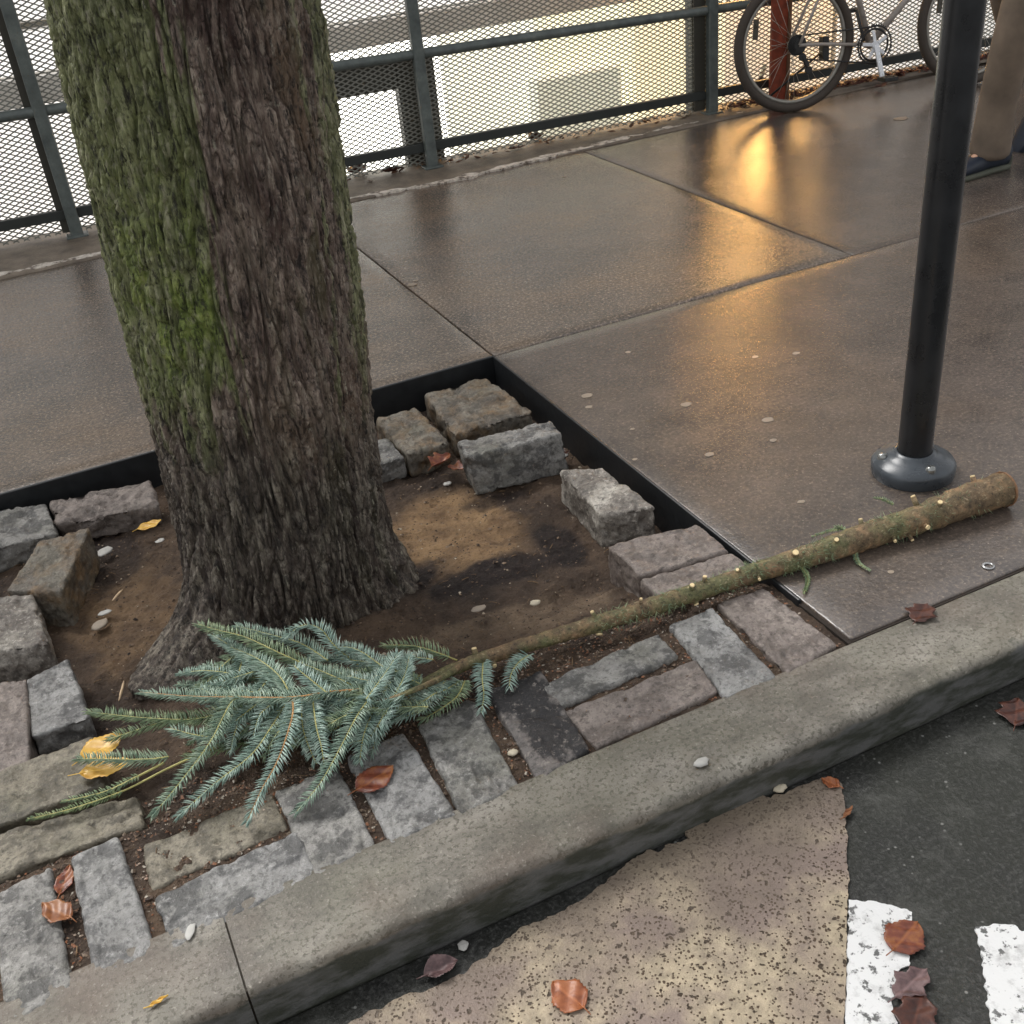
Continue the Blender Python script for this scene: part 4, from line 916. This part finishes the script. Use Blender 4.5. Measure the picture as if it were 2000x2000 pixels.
for k in range(46):
    a=2*math.pi*k/46; m.bar(BB+Vector((.096*math.cos(a),-.05,.096*math.sin(a))),BB+Vector((.103*math.cos(a),-.05,.103*math.sin(a))),.006,.003,up=Vector((0,1,0)))
m.build('chainring',M_CHAIN,bike)
m=MB()
for k in range(5):
    a=rad(100)+2*math.pi*k/5; m.bar(BB+Vector((0,-.058,0)),BB+Vector((.072*math.cos(a),-.054,.072*math.sin(a))),.017,.007,up=Vector((0,1,0)))
m.tube([BB+Vector((0,-.05,0)),BB+Vector((0,-.066,0))],.021,16)
ce=BB+Vector((.035,-.078,-.168)); m.bar(BB+Vector((0,-.062,0)),ce,.026,.013,up=Vector((0,1,0))); m.tube([ce+Vector((0,-.007,0)),ce+Vector((0,.007,0))],.014,14); m.build('crank',M_CRANK,bike,.002)
m=MB(); ce2=BB+Vector((-.035,.078,.168)); m.bar(BB+Vector((0,.05,0)),ce2,.024,.012,up=Vector((0,1,0))); m.build('crank',M_CHAIN,bike,.002)
for c_,sg in ((ce,-1),(ce2,1)):
    m=MB(); m.tube([c_,c_+Vector((0,sg*.1,0))],.007,8)
    for dx in (-.035,.035): m.bar(c_+Vector((dx,sg*.02,0)),c_+Vector((dx,sg*.095,0)),.008,.02)
    for dy in (.02,.055,.093): m.bar(c_+Vector((-.038,sg*dy,0)),c_+Vector((.038,sg*dy,0)),.008,.018)
    m.build('pedal',M_CHAIN,bike,.001)
m=MB(); m.tube([HB+Vector((0,-.045,.045)),BB+Vector((0,-.05,.09))],.0045,6); m.tube([HB+Vector((.02,-.045,-.07)),BB+Vector((0,-.05,-.092))],.0045,6); m.build('chain',M_CHAIN,bike)
m=MB(); dr=HB+Vector((.02,-.055,-.05)); m.bar(dr,dr+Vector((.03,0,-.06)),.02,.02); m.tube([dr+Vector((0,-.008,-.01)),dr+Vector((0,.008,-.01))],.02,14); m.tube([dr+Vector((.035,-.008,-.08)),dr+Vector((.035,.008,-.08))],.02,14); m.build('derailleur',M_CHAIN,bike,.002)
m=MB(); m.box((.155,-.02,WR-.1),(.19,.03,WR+.02)); m.build('kickstand_bracket',M_CHAIN,bike,.003); m=MB(); m.tube([(.17,.03,WR-.06),(-.1,.13,WR-.27)],.006,8); m.build('kickstand',M_CHAIN,bike)
# rust red post behind the rear wheel
rp=fp(0,0,-.12); s0_,_=fs(1492,80); rp=fp(s0_+.04,0,-.085)
rp_=empty('rusty_post',(rp.x,rp.y,.012),rad(-4)); tag(rp_,'flat rust red metal post standing behind the spokes of the rear wheel','post')
M_RUST=m_simple('rust_red_paint',col(136,62,40),.6,scale=22,var=.4)
m=MB(); m.box((-.052,-.012,.006),(.045,.008,1.1)); m.build('post_face',M_RUST,rp_,.002); m=MB(); m.box((.0455,-.03,.006),(.058,.008,1.1)); m.build('post_side',m_simple('dull_rust',col(112,84,62),.6),rp_,.002); m=MB(); m.box((-.065,-.04,0),(.07,.03,.0055)); m.build('foot_plate',M_RUST,rp_)
tb=at(1490,162,.0); tb_=empty('pale_tube',(tb.x,tb.y+.02,.008)); tag(tb_,'small pale green white tube standing beside the rear wheel','tube')
m=MB(); m.tube([(0,0,0.02),(.028,0.0,.095)],.0125,14); m.build('tube_body',m_simple('pale_plastic',col(206,212,190),.4,var=.05),tb_); m=MB(); m.tube([(-.008,0,0),(0,0,.0195)],.015,14); m.build('cap',M_CHAIN,tb_)

# ------------------------------------------------------------------ walking person (only the lower leg reaches the picture)
def skin(name,joints,edges,m,parent=None,sub=2,root=0,flat=None):
    me=bpy.data.meshes.new(name); me.from_pydata([j[0] for j in joints],edges,[]); o=link(name,me,m,parent)
    sk=o.modifiers.new('skin','SKIN'); sk.use_smooth_shade=True
    for i,j in enumerate(joints):
        r=j[1]; me.skin_vertices[0].data[i].radius=(r,r) if not hasattr(r,'__len__') else r
        me.skin_vertices[0].data[i].use_root=(i==root)
    s_=o.modifiers.new('sub','SUBSURF'); s_.levels=sub; s_.render_levels=sub; return o
PO=at(1916,338,0.0)
def pw(x,y,z): return (x,y,z)   # local: x forward is -X world
M_SKIN=m_simple('skin',col(206,160,132),.5,var=.05); M_TRS=m_simple('khaki_trousers',col(116,102,88),.85,scale=9,var=.25,bump=1.0); M_SHOE=m_simple('dark_navy_shoe',col(30,38,52),.45,var=.2)
J=[((.08,.02,.98),.12),((.08,.02,1.2),.12),((.07,.02,1.40),.12),((.06,.02,1.50),.055),((.05,.02,1.57),.058),((.04,.02,1.66),.098),((.045,.02,1.76),.092),
 ((.08,-.09,.92),.085),((.01,-.06,.52),.055),((.03,0,.11),.03),((-.1,0,.035),.018),
 ((.12,.13,.92),.085),((.27,.16,.52),.055),((.52,.14,.3),.036),((.46,.14,.16),.03),
 ((.07,-.19,1.42),.05),((.1,-.25,1.14),.04),((-.05,-.24,.92),.03),((-.09,-.235,.86),(.02,.035)),
 ((.07,.23,1.42),.05),((.12,.27,1.14),.04),((.08,.28,.9),.03),((.08,.28,.83),(.02,.035))]
E_=[(0,1),(1,2),(2,3),(3,4),(4,5),(5,6),(0,7),(7,8),(8,9),(9,10),(0,11),(11,12),(12,13),(13,14),(2,15),(15,16),(16,17),(17,18),(2,19),(19,20),(20,21),(21,22)]
J+=[((-.062,.02,1.66),.016),((.05,-.085,1.68),.018),((.05,.125,1.68),.018)]; E_+=[(5,23),(5,24),(5,25)]
for hi in (18,22):
    hx,hy,hz=J[hi][0]
    for k in range(5):
        b0=len(J); ox=(-.018+.012*k); L=[.03,.04,.045,.04,.032][k]
        J.append(((hx+ox,hy,hz-.035),.009)); J.append(((hx+ox-.012,hy,hz-.035-L),.008)); E_+=[(hi,b0),(b0,b0+1)]
per=skin('person',[(Vector(j[0]),j[1]) for j in J],E_,M_SKIN); per.location=(PO.x+.0,PO.y,0); tag(per,'person walking past in khaki trousers and dark shoe, only the lower leg in view','person')
JT=[((.08,.02,.98),.17),((.08,-.09,.84),.11),((.01,-.06,.52),.082),((.03,-.01,.28),.08),((.03,-.005,.1),.088),((.03,0,.055),.09),((.12,.13,.84),.11),((.27,.16,.52),.082),((.4,.15,.42),.075),((.51,.14,.31),.078),((.08,.02,1.1),.155)]
skin('trousers',[(Vector(j[0]),j[1]) for j in JT],[(0,1),(1,2),(2,3),(3,4),(4,5),(0,6),(6,7),(7,8),(8,9),(0,10)],M_TRS,per)
skin('jacket',[(Vector(a),r) for a,r in (((.08,.02,.84),.20),((.08,.02,1.2),.19),((.07,.02,1.42),.165),((.065,.02,1.49),.085),((.07,-.2,1.42),.07),((.1,-.26,1.14),.06),((-.05,-.25,.93),.05),((.07,.24,1.42),.07),((.12,.28,1.14),.06),((.08,.29,.92),.05))],[(0,1),(1,2),(2,3),(2,4),(4,5),(5,6),(2,7),(7,8),(8,9)],m_simple('dark_jacket',col(44,46,52),.8),per)
skin('hair',[(Vector(a),r) for a,r in (((.03,.02,1.83),.07),((.085,.02,1.79),.10),((.115,.02,1.70),.09),((.11,.02,1.62),.06))],[(0,1),(1,2),(2,3)],m_simple('brown_hair',col(60,44,34),.7),per)
def shoe(ox,oy,oz,tilt):
    # lofted shoe, toe towards -X
    V=[];n=14;st=[(a_*1.18,b_*1.15,c_*1.1,d_) for a_,b_,c_,d_ in [(.10,.025,.055,.03),(.085,.036,.085,.0),(.04,.038,.10,0),(-.01,.037,.088,0),(-.06,.043,.062,0),(-.12,.047,.05,0),(-.165,.042,.042,0),(-.195,.026,.03,.004),(-.205,.01,.018,.008)]]
    R_=Matrix.Translation((ox,oy,oz))@Matrix.Rotation(tilt,4,'Y')
    for x,w,h,b0 in st:
        for k in range(n):
            a=2*math.pi*k/n; c_,s_=math.cos(a),math.sin(a); V.append(R_@Vector((x,w*(abs(c_)**.7)*(1 if c_>0 else -1),b0+ (h*.5)*(1+(abs(s_)**.8)*(1 if s_>0 else -1)))))
    m=MB(); m.add(V,[(i*n+k,i*n+(k+1)%n,(i+1)*n+(k+1)%n,(i+1)*n+k) for i in range(len(st)-1) for k in range(n)]+[tuple(range(n)),tuple(range((len(st)-1)*n,len(st)*n))[::-1]],True)
    o=m.build('shoe',M_SHOE,per)
    V=[]
    for x,w,h,b0 in st:
        for sgn in (-1,1):
            for z in (-.012,.006): V.append(R_@Vector((x*1.02,sgn*w*1.08,z+b0)))
    F_=[]
    for i in range(len(st)-1):
        a=i*4;b_=a+4; F_+=[(a+1,a+3,b_+3,b_+1),(a,b_,b_+2,a+2),(a,a+1,b_+1,b_),(a+2,b_+2,b_+3,a+3)]
    F_+=[(0,2,3,1),(len(st)*4-4,len(st)*4-3,len(st)*4-1,len(st)*4-2)]
    m=MB(); m.add(V,F_,True); m.build('sole',m_simple('grey_sole',col(86,88,76),.7),o)
shoe(.02,0,.014,rad(0)); shoe(.50,.14,.17,rad(-55))

# ------------------------------------------------------------------ fallen leaves
def leafmat(name,c1,c2,c3):
    s=NM(name); v=s.vec(src=s.tc.outputs['Object']); n=s.noise(40,4,.65,v); sx=s.nt.nodes.new('ShaderNodeSeparateXYZ'); s.L(s.tc.outputs['Object'],sx.inputs[0])
    c=s.ramp(n,[(.32,c1),(.5,c2),(.68,c3)]); vein=s.ramp(s.math('ABSOLUTE',sx.outputs[1]),[(.0006,1),(.0015,0)]); c=s.mix(s.math('MULTIPLY',vein,.5),c,tuple(min(1,x*1.5) for x in c3))
    return s.pbr(c,.38,s.bump(n,.4,.003))
LM={'rb':leafmat('red_brown_leaf',col(84,42,30),col(118,62,44),col(146,92,50)),'or':leafmat('orange_leaf',col(98,58,36),col(128,78,46),col(150,102,64)),
 'ye':leafmat('yellow_leaf',col(176,128,44),col(206,160,66),col(220,180,92)),'dk':leafmat('dark_leaf',col(40,22,18),col(66,36,28),col(92,54,40)),'ma':leafmat('mauve_leaf',col(66,50,50),col(98,76,76),col(128,104,102)),'pink':leafmat('pink_orange_leaf',col(112,60,36),col(146,84,50),col(164,104,66))}
def leaf(px,py,z,Lpx,asp,rot,mk,label,lobes=0,curl=.25,group=None,seed=0,fold=.1,tilt=0):
    p=at(px,py,z); dist=(p-Vector((0,0,CAM_H))).length; L=Lpx/F_PX*dist*1.05; W=L*asp; rg=random.Random(seed+int(px)); n,k=20,12; V=[]
    for i in range(n+1):
        u=i/n; w=(math.sin(math.pi*u**.85)**.8)*(1+lobes*.35*math.sin(u*17+seed))+.02
        for j in range(k+1):
            t=j/k*2-1; x=(u-.5)*L; y=w*t*W*.5*(1+(.05*math.sin(u*60) if abs(t)>.99 else 0)); zz_=.0018+L*(fold*abs(t)**1.5*w*.5+curl*((u-.5)**2)*.8)+.0015*math.sin(u*14+t*4+seed)
            V.append((x,y,zz_))
    m=MB(); m.add(V,[(i*(k+1)+j,i*(k+1)+j+1,(i+1)*(k+1)+j+1,(i+1)*(k+1)+j) for i in range(n) for j in range(k)],True)
    m.tube([(-L*.72,.002,.004),(-L*.5,0,.003+L*curl*.2),(-L*.3,0,.0025+L*curl*.04)],.0009,5)
    o=m.build('fallen_leaf',LM[mk]); o.location=p; o.rotation_euler=(tilt,0,rot); sm=o.modifiers.new('t','SOLIDIFY'); sm.thickness=.0006
    return tag(o,label,'leaf',group or 'fallen autumn leaves')
leaf(733,1522,.004,82,.72,.3,'rb','glossy red brown oval leaf lying on a pale grey cobblestone',seed=1,curl=.12,fold=.03)
leaf(112,1782,.003,68,.6,2.2,'or','orange brown curled leaf in the gap beside the tall grey cobblestone at lower left',lobes=.2,seed=2)
leaf(128,1722,-.012,60,.5,1.2,'rb','brown leaf wedged in the joint just above the orange brown curled one',lobes=.2,seed=3)
leaf(200,1462,.004,78,.75,.4,'ye','bright yellow leaf on the long brown cobblestone, farther of the two by the twigs',seed=4,curl=.2)
leaf(208,1502,.004,88,.55,-.2,'ye','ochre yellow leaf half under the dry spruce twig, nearer of the two by the twigs',lobes=.4,seed=5,curl=.1)
leaf(293,1028,-.07,44,.6,.2,'ye','small bright orange yellow leaf on the soil just left of the big tree',seed=6,curl=.3)
leaf(1800,1198,.003,58,.8,.5,'dk','dark red brown flattened leaf on top of the kerb at right',lobes=.6,seed=7,curl=.05)
leaf(1622,1530,ZR+.006,34,.75,2.0,'pink','small pink orange leaf at the far corner of the tan road coating',seed=8,curl=.1)
leaf(1656,1588,ZR+.006,32,.3,.4,'or','thin orange leaf sliver on asphalt at the right edge of the tan coating',seed=9)
leaf(1110,1945,ZR+.006,74,.85,1.9,'pink','squarish orange leaf on the speckled tan road coating',lobes=.15,seed=10,curl=.05,fold=.05)
leaf(862,1895,ZR+.004,62,.7,.0,'ma','mauve folded leaf lying in the dark gutter',seed=11,fold=.5,curl=.3)
leaf(1768,1830,ZR+.006,76,.85,.3,'rb','rust brown round leaf across the top of the white road stripe',lobes=.2,seed=12,curl=.03,fold=.02)
leaf(1780,1922,ZR+.005,80,.6,.2,'ma','mauve wrinkled leaf on the edge of the white stripe below the rust brown one',lobes=.7,seed=13,curl=.05)
leaf(1790,1985,ZR+.005,90,.7,.6,'dk','dark maroon leaf at the bottom picture edge beside the white stripe',lobes=.5,seed=14,curl=.05)
leaf(1985,1392,ZR+.005,70,.8,.7,'dk','dark red leaf on wet asphalt at the right picture edge',lobes=.6,seed=15,curl=.05)
leaf(862,905,-.065,52,.7,.5,'rb','crumpled red brown leaf between the cobblestones in the far pit corner, larger one',lobes=.7,seed=16,curl=.6,fold=.5)
leaf(895,918,-.075,40,.7,2.5,'rb','crumpled red brown leaf between the cobblestones in the far pit corner, smaller right one',lobes=.7,seed=17,curl=.6,fold=.4)
leaf(1097,893,-.085,46,.6,1.2,'dk','dark leaf scrap between the side standing and the white edged cobblestones',lobes=.6,seed=18,curl=.5,fold=.4)
leaf(700,338,.015,46,.5,.4,'dk','dark curled leaf at the fence foot just right of the big tree',lobes=.6,seed=19,curl=.7,fold=.6)
leaf(765,336,.015,34,.5,-.1,'dk','small dark leaf at the fence foot left of the middle post',lobes=.6,seed=20,curl=.6,fold=.5)
leaf(1048,272,.015,38,.5,.3,'dk','dark curled leaf at the fence foot right of the middle post, left one of two',lobes=.6,seed=21,curl=.7,fold=.6)
leaf(1010,290,.015,34,.4,0,'dk','flat dark leaf at the fence foot right of the middle post, nearer one of two',lobes=.6,seed=22,curl=.3)
leaf(1720,170,.012,34,.5,.3,'dk','dark leaf on the strip beneath the bicycle pedal',lobes=.6,seed=23,curl=.5)
leaf(1590,178,.012,40,.5,.5,'rb','reddish leaf on the strip behind the rear wheel of the bicycle',lobes=.6,seed=24,curl=.6)
leaf(1383,1320,-.012,20,.6,1.,'pink','tiny orange leaf scrap in the joint near the right end of the kerb row',seed=25,curl=.3)
leaf(310,1957,.002,34,.25,.2,'ye','thin yellow green leaf blade lying on the kerb at lower left',seed=26,curl=.05)
# small pale stones and scraps
def chip(px,py,z,s,c,label,cat,name,seed=0,flat=.5,asp=1.4,rot=0):
    p=at(px,py,z); d=(p-Vector((0,0,CAM_H))).length; r=s/F_PX*d*.5; rg=np.random.default_rng(seed+int(px)); n,k=12,8; V=[]
    for i in range(k+1):
        ph=math.pi*i/k
        for j in range(n):
            a=2*math.pi*j/n; q=1+.28*float(pn(math.cos(a)*1.7+seed,math.sin(a)*1.7,ph)); V.append((r*asp*math.sin(ph)*math.cos(a)*q,r*math.sin(ph)*math.sin(a)*q,r*flat*(math.cos(ph))*q+r*flat*.8))
    m=MB(); m.add(V,[(i*n+j,(i+1)*n+j,(i+1)*n+(j+1)%n,i*n+(j+1)%n) for i in range(k) for j in range(n)],True); o=m.build(name,c); o.location=p; o.rotation_euler=(0,0,rot); return tag(o,label,cat,'small stones and scraps')
WHT=m_simple('white_stone',(.46,.45,.42),.6,var=.08); PAL=m_simple('pale_stone',col(196,186,164),.7,var=.12); GUM=m_simple('old_gum',col(150,138,124),.7,var=.1); WD=m_simple('wood_chip',col(198,172,140),.7,var=.15)
chip(1370,1492,.002,22,WHT,'white pebble lying on the kerb top at centre right','pebble','pebble',1)
chip(1523,1542,ZR+.005,20,PAL,'pale pebble at the kerb foot by the tan coating','pebble','pebble',2)
chip(905,1848,ZR+.003,20,WHT,'bright white chip in the dark gutter','chip','white_chip',3,.25,1.1,.8)
chip(1002,1473,-.01,18,PAL,'cream triangular chip in the joint left of the black stained cobblestone','pebble','pebble',4,.5,1.1)
chip(372,1820,.003,16,WHT,'white sliver on the long light grey cobblestone','chip','white_chip',5,.2,2.2,1.1)
chip(874,947,-.1,12,WHT,'small white pebble on the soil in front of the crumpled leaves','pebble','pebble',6)
chip(1102,892,-.07,12,WHT,'small white pebble by the steel edging beside the side standing cobblestone','pebble','pebble',7)
chip(205,1080,-.09,24,WHT,'ragged white scrap on the soil right of the tilted cobblestone','scrap','paper_scrap',8,.3,1.3,.6)
chip(197,1222,-.09,26,GUM,'greyish crumbled scrap on the soil left of the tree root','scrap','paper_scrap',9,.3,1.4,.9)
chip(205,1198,-.09,15,WHT,'small white scrap just above the greyish crumbled scrap','scrap','paper_scrap',10,.3,1.6)
chip(313,1057,-.09,12,WHT,'tiny white scrap below the small orange yellow leaf','scrap','paper_scrap',11,.3,1.5,.3)
chip(1045,1180,-.05,16,PAL,'pale stone on the bare soil above the spruce trunk','pebble','pebble',12)
chip(935,1190,-.05,18,GUM,'flat mauve chip on the soil between the tree root and the spruce trunk','chip','wood_chip',13,.25,1.8)
chip(230,1163,-.085,30,WD,'pale wood splinter on the soil left of the big tree','splinter','splinter',14,.12,1.0,.0).scale=(1.2,.18,1); bpy.data.objects['splinter'].rotation_euler=(0,0,.9)
o=chip(238,1350,-.06,50,WD,'long pale splinter beside the tips of the spruce needles','splinter','splinter',15,.08,1.0); o.scale=(1.1,.1,1); o.rotation_euler=(0,0,1.25)
GUMP=m_simple('trodden_gum',col(150,136,120),.6,var=.1)
GS=[(1147,773,22),(1340,790,20),(1500,820,22),(1227,688,12),(1475,697,12),(1565,980,14),(1510,860,14),(1235,838,10),(1240,897,10),(1555,690,14),(805,556,18),(812,548,10),(1103,345,9),(1740,1117,12),(1760,232,26),(1385,888,18),(1150,795,14)]
GLB=['upper of the two spots nearest the steel pit edge','large gum spot midway between pit edge and pole','gum spot nearest the left side of the pole, level with the pit corner stones','small faint gum spot in line with the far pit corner','tiny bright gum spot far left of the pole','gum spot in front of the white edged cobblestone, by the pole side','gum spot a hand left of the pole base','tiny gum spot just right of the pit edge','tiny gum spot nearest the lower pit edge','small gum spot between the long joint and the pole','larger of two spots on the joint running from the fence','smaller of two spots on the joint running from the fence','tiny gum spot by the fence strip, middle of the picture','small gum spot between spruce trunk and kerb','wide gum spot near the bicycle front wheel','pale gum spot between pit edge and pole, nearer one','lower of the two spots nearest the steel pit edge']
for i,(x,y,s) in enumerate(GS):
    o=chip(x,y,.0005,s*.85,GUMP,'pale trodden '+GLB[i] if 'gum' not in GLB[i][:22] else GLB[i],'chewing gum','chewing_gum',20+i,.05,1.3); o['group']='chewing gum spots on the pavement'
# steel washer on the kerb
wp=at(1930,1106,.001); m=MB(); V=[]
m.lathe((0,0,0),[(.008,0.0),(.008,.003),(.013,.003),(.0135,0.0),(.008,0.0)],24); o=m.build('washer',m_simple('galvanised',col(190,190,190),.3,metal=.7)); o.location=wp; tag(o,'small steel ring set where kerb and pavement meet at right','washer')
